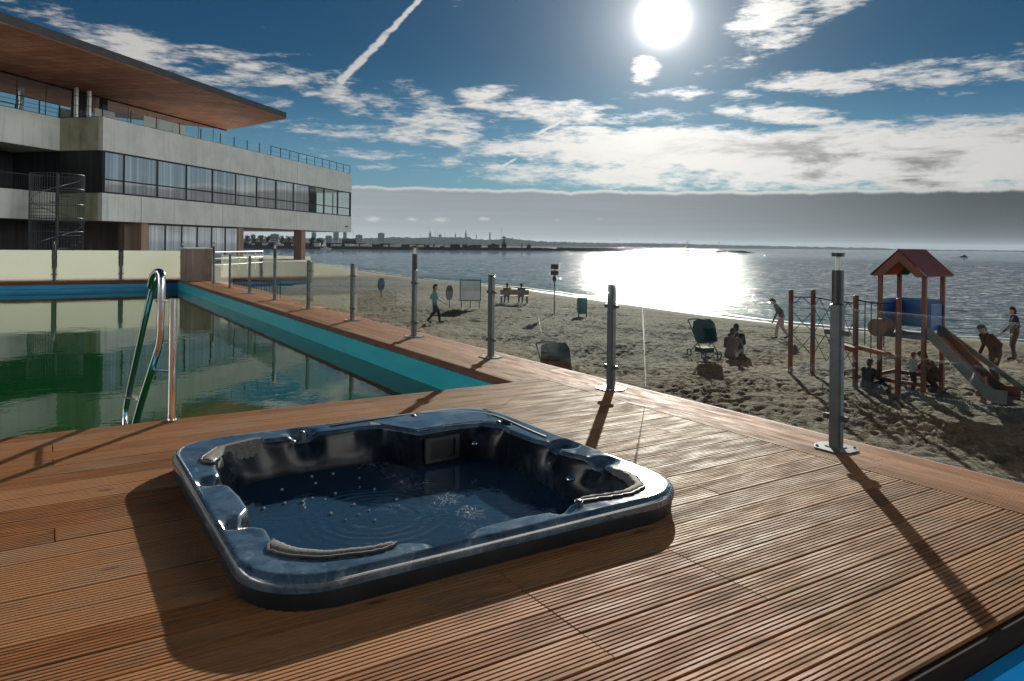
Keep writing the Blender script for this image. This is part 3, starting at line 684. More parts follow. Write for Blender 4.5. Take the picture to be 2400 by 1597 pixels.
# skimmer opening in the wall under the cover
mb = MB(); p0 = Vector((.50, .775, 0)); p1 = Vector((.80, .80, 0)); e = (p1 - p0).normalized(); nrm = Vector((e.y, -e.x, 0))
def quadbox(mb_, a, b_, z0, z1, off, th): 
    A_, B_ = a + nrm * off, b_ + nrm * off
    mb_.prism([(A_.x, A_.y), (B_.x, B_.y), ((B_ + nrm * th).x, (B_ + nrm * th).y), ((A_ + nrm * th).x, (A_ + nrm * th).y)], z0, z1)
L_ = (p1 - p0).length
quadbox(mb, p0, p1, .07, .095, .0, .02); quadbox(mb, p0, p1, -.09, -.065, .0, .02)
quadbox(mb, p0, p0 + e * .04, -.065, .07, .0, .02); quadbox(mb, p1 - e * .04, p1, -.065, .07, .0, .02)
mb.build('skimmer_frame', M['darkmetal'], tub)
mb = MB(); quadbox(mb, p0 + e * .04, p1 - e * .04, -.065, .07, -.01, .012); mb.build('skimmer_opening', M['black'], tub)
# padded headrests
m_ = mat('headrest_foam', (.23, .235, .215), .8, 0, .3); t, b = nt(m_); v = t.new('ShaderNodeTexCoord').outputs['Object']
t.link(t.mix(t.sm(t.noise(v, 160, 2), .4, .65), (.07, .07, .063), (.20, .20, .18)), b.inputs['Base Color']); bump(t, b, t.noise(v, 150, 3), .0008, .5); M['foam'] = m_
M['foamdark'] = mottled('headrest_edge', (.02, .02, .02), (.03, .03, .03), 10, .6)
def headrest(t0, t1, wide, drop):
    mb_ = MB(); n_ = 40; prof_n = 9; vs = []
    for i in range(n_ + 1):
        f = i / n_; th = R_(t0 + (t1 - t0) * f); j = int(round((th + math.pi) / (2 * math.pi) * NA)) % NA
        ri = RI[j]; wd = wide(f); taper = min(1, (f * (1 - f) * 14) ** .5)
        for k in range(prof_n):
            g = k / (prof_n - 1); r_ = ri + wd * (1 - g) * taper - .03 * g * taper
            zt = TOP + .013 * math.sin(math.pi * min(1, g * 1.15)) ** .6 * taper - (drop(f) * max(0, g - .62) / .38 if g > .62 else 0)
            vs.append((TC[0] + r_ * math.cos(th), TC[1] + r_ * math.sin(th), zt + .003))
    fs = [(i * prof_n + k, (i + 1) * prof_n + k, (i + 1) * prof_n + k + 1, i * prof_n + k + 1) for i in range(n_) for k in range(prof_n - 1)]
    hr = mb_.add(vs, fs).build('headrest', M['foam'], tub, smooth=True)
    md = hr.modifiers.new('s', 'SOLIDIFY'); md.thickness = .014; md.offset = -1
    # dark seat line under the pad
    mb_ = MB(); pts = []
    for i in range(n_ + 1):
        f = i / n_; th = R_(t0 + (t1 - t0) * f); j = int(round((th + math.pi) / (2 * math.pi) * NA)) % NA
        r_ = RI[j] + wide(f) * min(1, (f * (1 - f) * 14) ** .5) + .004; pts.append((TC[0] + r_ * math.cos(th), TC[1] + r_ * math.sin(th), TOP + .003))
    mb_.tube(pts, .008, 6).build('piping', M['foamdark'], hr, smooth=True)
headrest(-143, -117, lambda f: .06 * (1 - f) ** 2 + .035, lambda f: .02)
headrest(-65, -36, lambda f: .035 + .02 * f, lambda f: .02)
headrest(122, 150, lambda f: .05 + .03 * f, lambda f: .12)
# knobs and jets
for i, (x, y, r_) in enumerate([(-.31, 1.19, .035), (.57, -1.02, .03), (1.12, .73, .03), (.63, 1.26, .03)]):
    mb = MB().cyl(x, y, TOP - .045, TOP + .012, r_, r_ * .8, 16); mb.ball((x, y, TOP + .012), r_ * .75, 1, 1, .4, 12, 6); mb.build('knob', M['darkmetal'], tub, smooth=True)
for x, y in ((-.31, -1.03), (-.2, -1.02), (-.97, -.22), (1.02, -.35), (.9, .72)):
    MB().ball((x, y, .02), .03, 1, 1, .7, 12, 8).build('jet', M['steel'], tub, smooth=True)
# water with ripples and a pale reflection network painted into its colour
m_ = mat('tub_water', (.020, .050, .088), .012, 0, .5); t, b = nt(m_); b.inputs['IOR'].default_value = 1.36
v = t.new('ShaderNodeTexCoord').outputs['Object']; x_, y_, z_ = t.sep(v)
cx, cy = -.18, .02
dd_ = t.vm('LENGTH', t.vm('SUBTRACT', v, (cx, cy, 0.0)))
rip = t.m('MULTIPLY', t.m('SINE', t.m('MULTIPLY', t.m('ADD', dd_, t.m('MULTIPLY', t.noise(v, 3.5, 3), .10)), 95.0)), t.m('MULTIPLY', t.sm(dd_, .62, .35, 0, 1), t.sm(dd_, .05, .3, .2, 1)))
hgt = t.m('ADD', t.m('MULTIPLY', rip, .0006), t.m('ADD', t.m('MULTIPLY', t.noise(v, 5, 3), .004), t.m('MULTIPLY', t.noise(v, 22, 3), .0012)))
bump(t, b, hgt, 1.0)
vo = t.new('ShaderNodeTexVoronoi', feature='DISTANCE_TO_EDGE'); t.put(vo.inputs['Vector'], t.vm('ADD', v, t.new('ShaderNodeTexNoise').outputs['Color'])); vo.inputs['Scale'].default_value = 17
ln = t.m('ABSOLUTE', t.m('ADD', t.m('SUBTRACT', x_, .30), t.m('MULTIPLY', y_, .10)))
refl_m = t.m('MULTIPLY', t.sm(vo.outputs[0], .05, .0), t.m('MULTIPLY', t.sm(ln, .22, .08), t.sm(t.noise(v, 6, 3), .45, .6)))
refl_m = t.m('MULTIPLY', refl_m, t.sm(y_, -.75, -.6))
t.link(t.mix(t.m('MULTIPLY', refl_m, .5), (.020, .050, .088), (.55, .6, .62)), b.inputs['Base Color']); t.link(t.m('MULTIPLY_ADD', refl_m, .4, .012), b.inputs['Roughness'])
M['tubwater'] = m_
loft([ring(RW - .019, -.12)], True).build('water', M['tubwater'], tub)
# bubbles on the water
mbb = MB().ball((0, 0, 0), .009, 1, 1, .7, 10, 6); bub = None
M['bubble'] = mat('bubble_film', (.45, .5, .52), .05, 0, .8)
for i, (px, py) in enumerate([(618, 1192), (667, 1180), (709, 1176), (732, 1168), (762, 1171), (731, 1117), (781, 1111), (740, 1133), (786, 1157), (842, 1121), (843, 1142), (878, 1147), (942, 1130), (826, 1184), (830, 1183), (775, 1204), (810, 1219), (864, 1197), (878, 1220), (841, 1207), (915, 1187), (935, 1186), (930, 1171), (661, 1148)]):
    if bub is None: o = bub = mbb.build('water_bubble', M['bubble'], smooth=True)
    else: o = bub.copy(); COL.objects.link(o)
    o.location = G(px, py, -.12) + Vector((0, 0, .002)); s_ = random.uniform(.6, 1.3); o.scale = (s_, s_, s_)
    tag(o, 'tiny air bubble floating on the dark water of the hot tub', 'bubble', 'bubbles on the hot tub water')

# ------------------------------------------------------------------ fence posts and glass panels
def post_meshes(lamp):
    p = MB().bbox(-.034, .034, -.052, .052, .012, 1.165, .014)
    parts = [('pole', p.build('pole', M['metal'], smooth=False))]
    pl = MB(); pl.prism([(-.15, .09), (-.06, .16), (.06, .16), (.15, .09), (.15, -.09), (.06, -.16), (-.06, -.16), (-.15, -.09)], .001, .013)
    pl.prism([(-.05, -.065), (.05, -.065), (.05, .065), (-.05, .065)], .013, .02)
    parts.append(('base_plate', pl.build('base_plate', M['metal'])))
    for x, y in ((-.1, .1), (.1, .1), (-.1, -.1), (.1, -.1)): parts.append(('bolt', MB().cyl(x, y, .013, .024, .011, seg=6).build('bolt', M['steel'])))
    for z in (.25, .93):
        for s_ in (-1, 1):
            c_ = MB().bbox(-.022, .022, min(s_ * .052, s_ * .105), max(s_ * .052, s_ * .105), z - .02, z + .02, .004)
            c_.cyl(.026, s_ * .085, z - .008, z + .008, .01, seg=8)
            parts.append(('clamp', c_.build('clamp', M['darkmetal'])))
    if lamp:
        parts.append(('lamp_pole', MB().cyl(0, 0, 1.165, 1.43, .045, seg=20).build('lamp_pole', M['darkmetal'], smooth=True)))
        g_ = MB().cyl(0, 0, 1.43, 1.54, .046, seg=20).build('lamp_glass', M['lampglass'], smooth=True); parts.append(('lamp_glass', g_))
        i_ = MB(); i_.cyl(-.012, 0, 1.43, 1.54, .011, seg=10); i_.cyl(.014, .0, 1.43, 1.54, .011, seg=10); parts.append(('lamp_tube', i_.build('lamp_tube', M['lamp_white'])))
        parts.append(('lamp_cap', MB().cyl(0, 0, 1.54, 1.57, .049, seg=20).build('lamp_cap', M['darkmetal'], smooth=True)))
    else:
        parts.append(('cap', MB().bbox(-.037, .037, -.055, .055, 1.165, 1.178, .004).build('cap', M['darkmetal'])))
    return [o for _, o in parts]
def make_post(lamp):
    r = bpy.data.objects.new('lamp_post' if lamp else 'fence_post', None); COL.objects.link(r); r.empty_display_size = .2
    for o in post_meshes(lamp): o.parent = r
    return r
used = {}
def place_post(p, rz, lamp, label):
    k = lamp
    if k not in used: used[k] = r = make_post(lamp)
    else: r = copy_tree(used[k])
    r.location = p; r.rotation_euler = (0, 0, rz)
    tag(r, label, 'lamp post' if lamp else 'fence post', 'lamp posts of the glass fence' if lamp else 'posts of the glass fence')
    return r
SIDE = [(-6.6, False, None), (-3.67, True, 'nearest grey lamp post with clear lamp head, right of the hot tub'),
        (-.90, False, 'short grey fence post next left of the nearest lamp post, its shadow toward the tub'),
        (1.73, False, 'short grey fence post beside the near pool corner, right of the middle lamp post'),
        (4.32, True, 'dark lamp post halfway along the pool, in front of the man walking on the sand'),
        (7.35, False, 'short fence post first beyond the middle lamp post along the pool'),
        (10.38, False, 'short fence post second beyond the middle lamp post, in front of the far concrete column'),
        (13.5, True, 'lamp post standing left of the black bar railing beside the pool'),
        (16.5, False, 'short fence post between the two farther lamp posts, nearer of the two'),
        (19.45, False, 'short fence post between the two farther lamp posts, beyond its twin near the concrete block'),
        (22.4, True, 'far lamp post at the right of the stained concrete block at the pool corner')]
for b_, lamp, lab in SIDE:
    if lab: place_post(PW(.70, b_), TH, lamp, lab)
gl_lab = {0: 'clear glass panel right of the nearest lamp post, in front of the play tower', 1: 'clear glass panel between the nearest lamp post and the short post left of it',
          2: 'clear glass panel near the pool corner between two short posts', 3: 'clear glass panel right of the middle lamp post', 4: 'clear glass panel left of the middle lamp post, before the walking man',
          5: 'clear glass panel between the two short posts past the middle lamp post', 6: 'clear glass panel right of the lamp post by the black railing', 7: 'clear glass panel just beyond the lamp post by the black railing',
          8: 'greenish glass panel between the two farthest short posts', 9: 'farthest clear glass panel before the concrete block'}
gpan = []
for i in range(len(SIDE) - 1):
    b0, b1 = SIDE[i][0] + .085, SIDE[i + 1][0] - .085
    o = MB().box(-.005, .005, b0, b1, .10, 1.13).build('glass_panel', M['glass'], loc=PW(.70, 0), rz=TH)
    tag(o, gl_lab[i], 'glass panel', 'clear glass panels of the sea side fence'); gpan.append(o)
def drip(px, y0, y1, w_, panel):
    # dried white run on the glass, where the line of sight meets the panel
    pts = []
    for k in range(9):
        py = y0 + (y1 - y0) * k / 8; x, z = ray(px + k * .9, py); p0 = PW(.693, 0); t_ = (p0.x * VV.x + p0.y * VV.y) / (x * VV.x + VV.y)
        pts.append(Vector((x * t_, t_, H + z * t_)))
    mb_ = MB(); vs = []; wd = [w_ * f for f in (.3, .8, 1, .7, .5, .4, .35, .3, .2)]
    for p, h in zip(pts, wd): vs += [tuple(p - UV_ * h), tuple(p + UV_ * h), tuple(p + UV_ * h + VV * .003), tuple(p - UV_ * h + VV * .003)]
    fs = [(4 * i + j, 4 * i + (j + 1) % 4, 4 * i + 4 + (j + 1) % 4, 4 * i + 4 + j) for i in range(8) for j in range(4)]
    o = mb_.add(vs, fs).build('dried_drip', M['whitecloth']); o.parent = panel; o.matrix_parent_inverse = (Matrix.Translation(panel.location) @ Matrix.Rotation(TH, 4, 'Z')).inverted(); o['label'] = 'white dried drip'
drip(1506, 724, 905, .011, gpan[1]); drip(1262, 745, 780, .006, gpan[2])
# far side with frosted panels
def a_on(px, bb):
    x, _ = ray(px, 640); o = PW(0, bb); k = (x * o.y - o.x) / (VV.x - x * VV.y); return k
FB = 26.72
fa = [(a_on(427, FB), True, 'lamp post at the left of the stained concrete block at the far pool corner'), (a_on(283, FB), False, 'short grey post between two frosted panels across the far end of the pool'),
      (a_on(127, FB), True, 'lamp post at the far left between frosted panels, in front of the spiral stairs')]
sp = fa[1][0] - fa[2][0]
fa += [(fa[2][0] - sp, False, None)]
for a_, lamp, lab in fa:
    if lab: place_post(PW(a_, FB), TH + R_(90), lamp, lab)
fl = ['frosted pale green panel nearest the concrete block, partly in its shade', 'frosted pale green panel in the middle between lamp post and short post', 'frosted pale green panel at the left edge of the picture']
for i in range(3):
    o = MB().box(fa[i + 1][0] + .09, fa[i][0] - .09, -.006, .006, .06, 1.2).build('frosted_panel', M['frosted'], loc=PW(0, FB), rz=TH)
    tag(o, fl[i], 'frosted panel', 'frosted panels at the far end of the pool')
# concrete block
t_ = thing('concrete_block', 'weathered concrete block with dark stains at the far corner of the pool', 'concrete block', PW(.53, 25.2), TH)
m_ = concrete('stained_concrete', (.28, .22, .17), (.16, .12, .10)); M['stained'] = m_
MB().bbox(-.50, .50, -.7, .75, 0, 1.30, .02).build('body', m_, t_); MB().bbox(-.53, .53, -.73, .78, 1.30, 1.35, .01).build('coping', M['conc'], t_)

# ------------------------------------------------------------------ pool ladder
ld = G(403, 986); t_ = thing('pool_ladder', 'stainless steel pool ladder with hooped handrails at the near edge of the green pool', 'pool ladder', (ld.x, ld.y, 0))
def loc(p): return tuple(Vector(p) - Vector((ld.x, ld.y, 0)))
MB().cyl(0, 0, .0, 1.085, .036, seg=20).build('post', M['steel'], t_, smooth=True)
def curve(pts, n_=5):
    pts = [Vector(p) for p in pts]
    for _ in range(n_): pts = [pts[0]] + [q for a, b_ in zip(pts[:-1], pts[1:]) for q in (a * .75 + b_ * .25, a * .25 + b_ * .75)] + [pts[-1]]
    return pts
r1 = curve([loc(at(353, 672, 6.95)), loc(at(360, 640, 6.85)), loc(at(379, 636, 6.75)), loc(at(379, 668, 6.72)), loc(at(377, 740, 6.72)), loc(at(376, 800, 6.74)), loc(at(360, 850, 6.8)), loc(at(318, 985, 7.1)), loc(at(300, 1075, 7.2))], 3)
MB().tube(r1, .034, 14).build('handrail', M['steel'], t_, smooth=True)
r2 = curve([loc(at(366, 655, 6.9)), loc(at(358, 672, 6.98)), loc(at(335, 770, 7.15)), loc(at(300, 930, 7.5)), loc(at(292, 975, 7.55)), loc(at(296, 1040, 7.4))], 3)
MB().tube(r2, .030, 14).build('handrail', M['steel'], t_, smooth=True)
for (pa, pb) in (((367, 706, 6.9), (396, 706, 6.55)), ((362, 868, 6.82), (400, 870, 6.55))):
    MB().tube([loc(at(*pa)), loc(at(*pb))], .011, 8).build('bracket', M['steel'], t_)
for pa, pb in (((330, 935, 7.0), (300, 930, 7.45)), ((310, 1010, 7.1), (294, 1000, 7.5))):
    MB().bar(loc(at(*pa)), loc(at(*pb)), .09, .02).build('step', M['steel'], t_)
MB().cyl(0, 0, .0, .014, .06, seg=20).build('base_flange', M['steel'], t_)

# ------------------------------------------------------------------ beach building
BZ = R_(-12.25); BO = Vector((-25.35, 45, 0))
bd = thing('beach_building', 'modern concrete beach building with ribbon windows and a huge flat cantilevered roof', 'building', BO, BZ)
def mbp(): return MB()
LEN = 36.0
outL = [(0, 0), (0, LEN), (-17, LEN), (-17, -18), (-3.16, -18), (-3.16, 0)]
def band(z0, z1, th, name, m_):
    mb = MB()
    mb.box(-th, 0, 0, LEN, z0, z1); mb.box(-17, -th, LEN - th, LEN, z0, z1)
    mb.box(-17, -3.16 - th, -18, -18 + th, z0, z1)
    mb.box(-3.16 - th, -3.16, -18, -.003, z0, z1); mb.box(-17, -17 + th, -18 + th, LEN - th, z0, z1)
    return mb.build(name, m_, bd)
band(7.2, 9.25, .3, 'parapet', M['conc']); band(2.83, 4.55, .3, 'lower_band', M['conc'])
MB().box(-3.163, -.305, -.0, .3, 7.2, 9.25).build('mossy_wall', M['mossconc'], bd)['label'] = 'green mossy side of the parapet'
MB().box(-3.163, -.305, -.0, .3, 2.83, 4.55).build('mossy_wall', M['mossconc'], bd)
MB().box(-.3, .03, -.03, .12, 7.18, 9.27).build('corner_strip', M['white'], bd)
slab = [(-.3, .3), (-.3, LEN - .3), (-16.7, LEN - .3), (-16.7, -17.7), (-3.46, -17.7), (-3.46, .3)]
MB().prism(slab, 7.22, 7.9).build('floor_slab', M['conc'], bd); MB().prism(slab, 2.86, 3.4).build('floor_slab', M['pillar'], bd); MB().prism(slab, 8.5, 8.6).build('terrace_floor', M['conc'], bd)
# second floor windows
mull = [0.12, 1.8] + [4.9 + 3.07 * k for k in range(8)] + [29.5, 32.6, 35.75]
wcols = mull
for i in range(len(mull) - 1):
    y0, y1 = mull[i], mull[i + 1]; see = i >= len(mull) - 4
    if i == len(mull) - 4: pass
    fr = MB(); z0, z1, zt = 4.55, 7.2, 5.42
    fr.box(-.12, .012, y0, y0 + .09, z0 + .002, z1 - .002); fr.box(-.12, .012, y0 + .09, y1, z0 + .002, z0 + .10); fr.box(-.12, .012, y0 + .09, y1, z1 - .10, z1 - .002); fr.box(-.12, .008, y0 + .09, y1, zt - .04, zt + .04)
    if i == len(mull) - 2: fr.box(-.12, .012, y1, y1 + .09, z0 + .002, z1 - .002)
    wf = fr.build('window', M['frame'], bd)
    MB().box(-.075, -.055, y0 + .09, y1, z0 + .1, z1 - .1).build('pane', M['glass'] if see else M['window'], wf)
# glass end wall and inner dark partition
MB().box(-16.5, -.15, 27.9, 28.0, 4.56, 7.18).build('partition', M['curtain'], bd)
mb = MB()
for k in range(9): mb.box(-.2 - k * 2.0 - .04, -.2 - k * 2.0 + .04, LEN - .12, LEN - .04, 4.56, 7.19)
mb.build('end_mullions', M['frame'], bd)
MB().box(-16.6, -.12, LEN - .09, LEN - .07, 4.56, 7.19).build('end_glazing', M['glass'], bd)
# dark curtained side by the stairs and loggia of the wing
MB().box(-3.46, -.13, .05, .25, 4.56, 7.19).build('curtained_window', M['curtain'], bd)
mb = MB(); mb.box(-3.16, -3.08, .0, .05, 4.56, 7.19); mb.box(-.13, .0, -.01, .1, 4.56, 7.19); mb.box(-3.1, -.13, .02, .05, 5.38, 5.44); mb.build('curtain_frame', M['frame'], bd)
MB().box(-7.2, -7.0, -17.6, .3, 3.42, 7.2).build('loggia_wall', M['curtain'], bd); MB().box(-16.6, -3.3, .3, .5, 3.42, 7.2).build('loggia_wall', M['curtain'], bd)  # near-black walls added so that the open loggia reads as shade
MB().box(-3.46, -3.162, -18, -4.3, 4.56, 7.19).build('wing_wall', M['conc'], bd)
MB().box(-3.36, -3.2, -4.6, -4.3, 9.26, 11.68).build('terrace_column', M['white'], bd)
# ground floor
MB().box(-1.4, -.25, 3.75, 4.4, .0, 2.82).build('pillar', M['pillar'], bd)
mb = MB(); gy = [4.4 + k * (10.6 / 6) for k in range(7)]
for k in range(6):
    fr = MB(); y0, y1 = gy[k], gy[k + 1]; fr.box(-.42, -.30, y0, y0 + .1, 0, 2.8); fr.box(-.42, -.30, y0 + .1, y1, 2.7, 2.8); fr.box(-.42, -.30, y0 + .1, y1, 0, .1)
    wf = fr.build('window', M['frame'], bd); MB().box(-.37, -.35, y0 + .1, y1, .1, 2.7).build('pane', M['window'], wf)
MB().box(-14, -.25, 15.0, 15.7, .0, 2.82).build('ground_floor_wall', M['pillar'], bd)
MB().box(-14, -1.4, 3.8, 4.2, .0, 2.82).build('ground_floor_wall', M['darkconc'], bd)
MB().box(-6.0, -5.5, -12, 3.8, .0, 2.82).build('ground_floor_wall', M['curtain'], bd)  # near-black wall added deep in the open passage to make it dark
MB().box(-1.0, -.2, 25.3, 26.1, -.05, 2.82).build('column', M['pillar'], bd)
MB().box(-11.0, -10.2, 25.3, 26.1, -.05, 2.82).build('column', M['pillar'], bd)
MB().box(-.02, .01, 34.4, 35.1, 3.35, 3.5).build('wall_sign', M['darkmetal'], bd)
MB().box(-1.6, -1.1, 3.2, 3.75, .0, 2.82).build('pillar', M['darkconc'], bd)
# terrace storey: glazing and roof
mb_roof = [(3.55, 15.6), (3.75, -30), (-22, -30), (-22, 29.7), (-4.97, 20.3)]
MB().prism(mb_roof, 11.72, 11.76).build('soffit', M['soffit'], bd)
MB().prism([(x + (.02 if x > 0 else 0), y) for x, y in mb_roof], 11.765, 12.22).build('roof', M['roofedge'], bd)
ty = [-17.5, -14, -10.5, -7.0, -3.4, -1.7, .0, 1.7, 3.3]
segs = [(-8.6 + k * 2.1, -8.6 + (k + 1) * 2.1) for k in range(-2, 5)]
def pane3(x, y0, y1):
    fr = MB(); fr.box(x - .08, x + .02, y0, y0 + .07, 8.6, 11.71); fr.box(x - .08, x + .02, y0 + .07, y1, 8.6, 8.7); fr.box(x - .08, x + .02, y0 + .07, y1, 11.6, 11.71)
    wf = fr.build('terrace_window', M['frame'], bd); MB().add([(x_, y_, z_) for x_, z_ in ((x - .03, 8.7), (x - .03 + .11, 11.6), (x - .05 + .11, 11.6), (x - .05, 8.7)) for y_ in (y0 + .07, y1)], [(0, 2, 3, 1), (2, 4, 5, 3), (4, 6, 7, 5), (6, 0, 1, 7), (0, 6, 4, 2), (1, 3, 5, 7)]).build('pane', M['window3'], wf)
yy = -12.2
while yy < 3.0: pane3(-5.0, yy, yy + 2.15); yy += 2.15
MB().box(-5.3, -4.8, 2.9, 3.9, 8.6, 11.7).build('terrace_pier', M['curtain'], bd)
pane3(-5.0, 3.9, 5.2); MB().box(-5.3, -4.9, 5.2, 5.9, 8.6, 11.7).build('terrace_pier', M['curtain'], bd)
yy = 5.9
while yy < 20: pane3(-5.0, yy, min(yy + 2.05, 20.25)); yy += 2.05
MB().box(-15, -5.1, 20.2, 20.3, 8.6, 11.71).build('end_glazing', M['window3'], bd); MB().box(-15, -14.8, -17, 20.2, 8.6, 11.71).build('back_wall', M['white'], bd)
# flues and white screens on the terrace
for x, y, zt in ((-2.86, .95, 11.35), (-2.29, 1.4, 11.2)):
    f_ = MB().cyl(x, y, 8.6, zt, .13, seg=18).build('flue', M['flue'], bd, smooth=True)
    mb = MB()
    for z_ in (9.6, 10.2, 10.8): mb.cyl(x, y, z_, z_ + .03, .137, seg=18)
    mb.build('flue_band', M['darkmetal'], f_)
MB().box(-3.6, -3.5, 3.2, 5.0, 8.6, 10.5).build('terrace_screen', M['white'], bd)
for k in range(3): MB().box(-.62, -.58, 4.3 + k * 1.45, 5.68 + k * 1.45, 8.9, 10.1).build('terrace_screen', M['whitecloth'], bd)
# roof terrace railing
rl = MB(); RZ = 9.25
def rail_run(p0, p1, n_, glass, toprail=True, mids=()):
    p0 = Vector(p0); p1 = Vector(p1); m1 = MB()
    for k in range(n_ + 1):
        q = p0.lerp(p1, k / n_); m1.bar((q.x, q.y, RZ), (q.x, q.y, RZ + .84), .05, .05)
    if toprail: m1.bar((p0.x, p0.y, RZ + .85), (p1.x, p1.y, RZ + .85), .05, .045)
    for mz in mids: m1.bar((p0.x, p0.y, RZ + mz), (p1.x, p1.y, RZ + mz), .02, .02)
    m1.bar((p0.x, p0.y, RZ + .03), (p1.x, p1.y, RZ + .03), .07, .05)
    ro = m1.build('railing', M['frame'], bd)
    if glass: MB().bar((p0.x, p0.y, RZ + .45), (p1.x, p1.y, RZ + .45), .012, .7).build('railing_glass', M['glass'], ro)
rail_run((-.15, .12, 0), (-.15, 12.2, 0), 5, True, False); rail_run((-.15, 12.2, 0), (-.15, 19.6, 0), 4, True, False)
rail_run((-.15, 19.6, 0), (-.15, 35.8, 0), 10, False, True, (.42,))
rail_run((-3.3, .12, 0), (-.15, .12, 0), 1, True, False); rail_run((-3.3, -12, 0), (-3.3, .12, 0), 8, False, True, (.3, .55))
# balcony rail of the wing
mb = MB(); mb.bar((-3.25, -12, 5.5), (-3.25, -1.2, 5.5), .05, .05)
for k in range(90): mb.bar((-3.25, -12 + k * .12, 4.55), (-3.25, -12 + k * .12, 5.48), .018, .018)
mb.build('balcony_rail', M['darkmetal'], bd)

for y_ in (3.4, 12.4, 24.0): MB().box(.001, .003, y_, y_ + .03, 2.84, 4.54).build('panel_joint', M['darkmetal'], bd)
for y_ in (24.0,): MB().box(.001, .003, y_, y_ + .03, 7.21, 9.24).build('panel_joint', M['darkmetal'], bd)
# spiral staircase
sc = bd.matrix_world
def bw(x, y, z=0):
    return BO + Vector((math.cos(BZ), math.sin(BZ), 0)) * x + Vector((-math.sin(BZ), math.cos(BZ), 0)) * y + Vector((0, 0, z))
st = thing('spiral_staircase', 'dark metal spiral staircase in a cage of vertical bars against the building', 'staircase', bw(-1.05, -2.3), BZ)
MB().cyl(0, 0, 0, 5.5, .09, seg=12).build('central_pole', M['darkmetal'], st, smooth=True)
for k in range(24):
    a0 = R_(200 + k * 24); a1 = a0 + R_(22); z = .19 * (k + 1)
    MB().prism([(0.08 * math.cos(a0), .08 * math.sin(a0)), (1.3 * math.cos(a0), 1.3 * math.sin(a0)), (1.3 * math.cos(a1), 1.3 * math.sin(a1)), (.08 * math.cos(a1), .08 * math.sin(a1))], z - .03, z).build('step', M['metal'], st)
mb = MB()
for k in range(60):
    a = R_(k * 6); z0 = 0.0 if (k % 60) > 8 else 2.6
    mb.bar((1.4 * math.cos(a), 1.4 * math.sin(a), z0), (1.4 * math.cos(a), 1.4 * math.sin(a), 5.45), .016, .016)
mb.build('cage_bars', M['metal'], st)
mb = MB()
for z in (2.1, 2.9, 3.7, 4.6, 5.45): mb.tube([(1.4 * math.cos(R_(a)), 1.4 * math.sin(R_(a)), z) for a in range(0, 361, 10)], .02, 6)
mb.build('cage_ring', M['metal'], st)
MB().tube([(1.28 * math.cos(R_(200 + a)), 1.28 * math.sin(R_(200 + a)), .9 + .19 * a / 24) for a in range(0, 560, 10)], .024, 6).build('handrail', M['steel'], st, smooth=True)

# terrace ground the building stands on
ter = [(-13.9, 31.6), (-19.6, 47), (-23.0, 61), (-17.3, 63), (-19.9, 72), (-23.8, 86), (-36, 96), (-90, 80), (-90, 20), (-27, 22)]
struct(MB().prism(ter, -2.2, -.02), 'terrace', M['paving'])

# pale railing on the terrace and black bar railing by the beach
t_ = thing('terrace_railing', 'pale tubular railing along the terrace behind the concrete block', 'railing', at(500, 600, 40) * 1)
t_.location.z = 0; base = t_.location.copy()
mb = MB(); pts = [Vector((at(x_, 590, d_).x, d_, 0)) - base for x_, d_ in ((350, 36), (500, 39), (560, 42), (616, 46))]
for a_, b_ in zip(pts[:-1], pts[1:]):
    for z in (.35, .7, 1.05): mb.tube([(a_.x, a_.y, z), (b_.x, b_.y, z)], .025, 6)
rails = mb.build('rails', M['white'], t_)
for a_, b_ in zip(pts[:-1], pts[1:]):
    for k in range(3):
        q = a_.lerp(b_, k / 3); MB().cyl(q.x, q.y, -.02, 1.05, .03, seg=8).build('post', M['white'], t_)
q = pts[-1]; MB().cyl(q.x, q.y, -.02, 1.05, .03, seg=8).build('post', M['white'], t_)
p0 = at(548, 654, 31); p1 = at(657, 654, 29.5); t_ = thing('bar_railing', 'low black railing of vertical bars beside the steps to the beach', 'railing', (p0.x, p0.y, -1.0))
mb = MB(); e = Vector((p1.x - p0.x, p1.y - p0.y, 0)); mb.tube([(0, 0, 1.0), (e.x, e.y, 1.0)], .035, 8); mb.tube([(0, 0, .12), (e.x, e.y, .12)], .02, 8); mb.build('rail', M['black'], t_)
for k in range(19):
    q = e * (k / 18); MB().cyl(q.x, q.y, -.9 if k in (0, 18) else .12, 1.0, .03 if k in (0, 18) else .014, seg=6).build('bar', M['black'], t_)
struct(MB().prism([(p0.x - 1.6, p0.y - 1.5), (p0.x + e.x + .2, p0.y + e.y - .6), (p0.x + e.x + 1.2, p0.y + e.y + 3), (p0.x - 1, p0.y + 4)], -2.2, -1.25), 'beach_step', M['paving'])

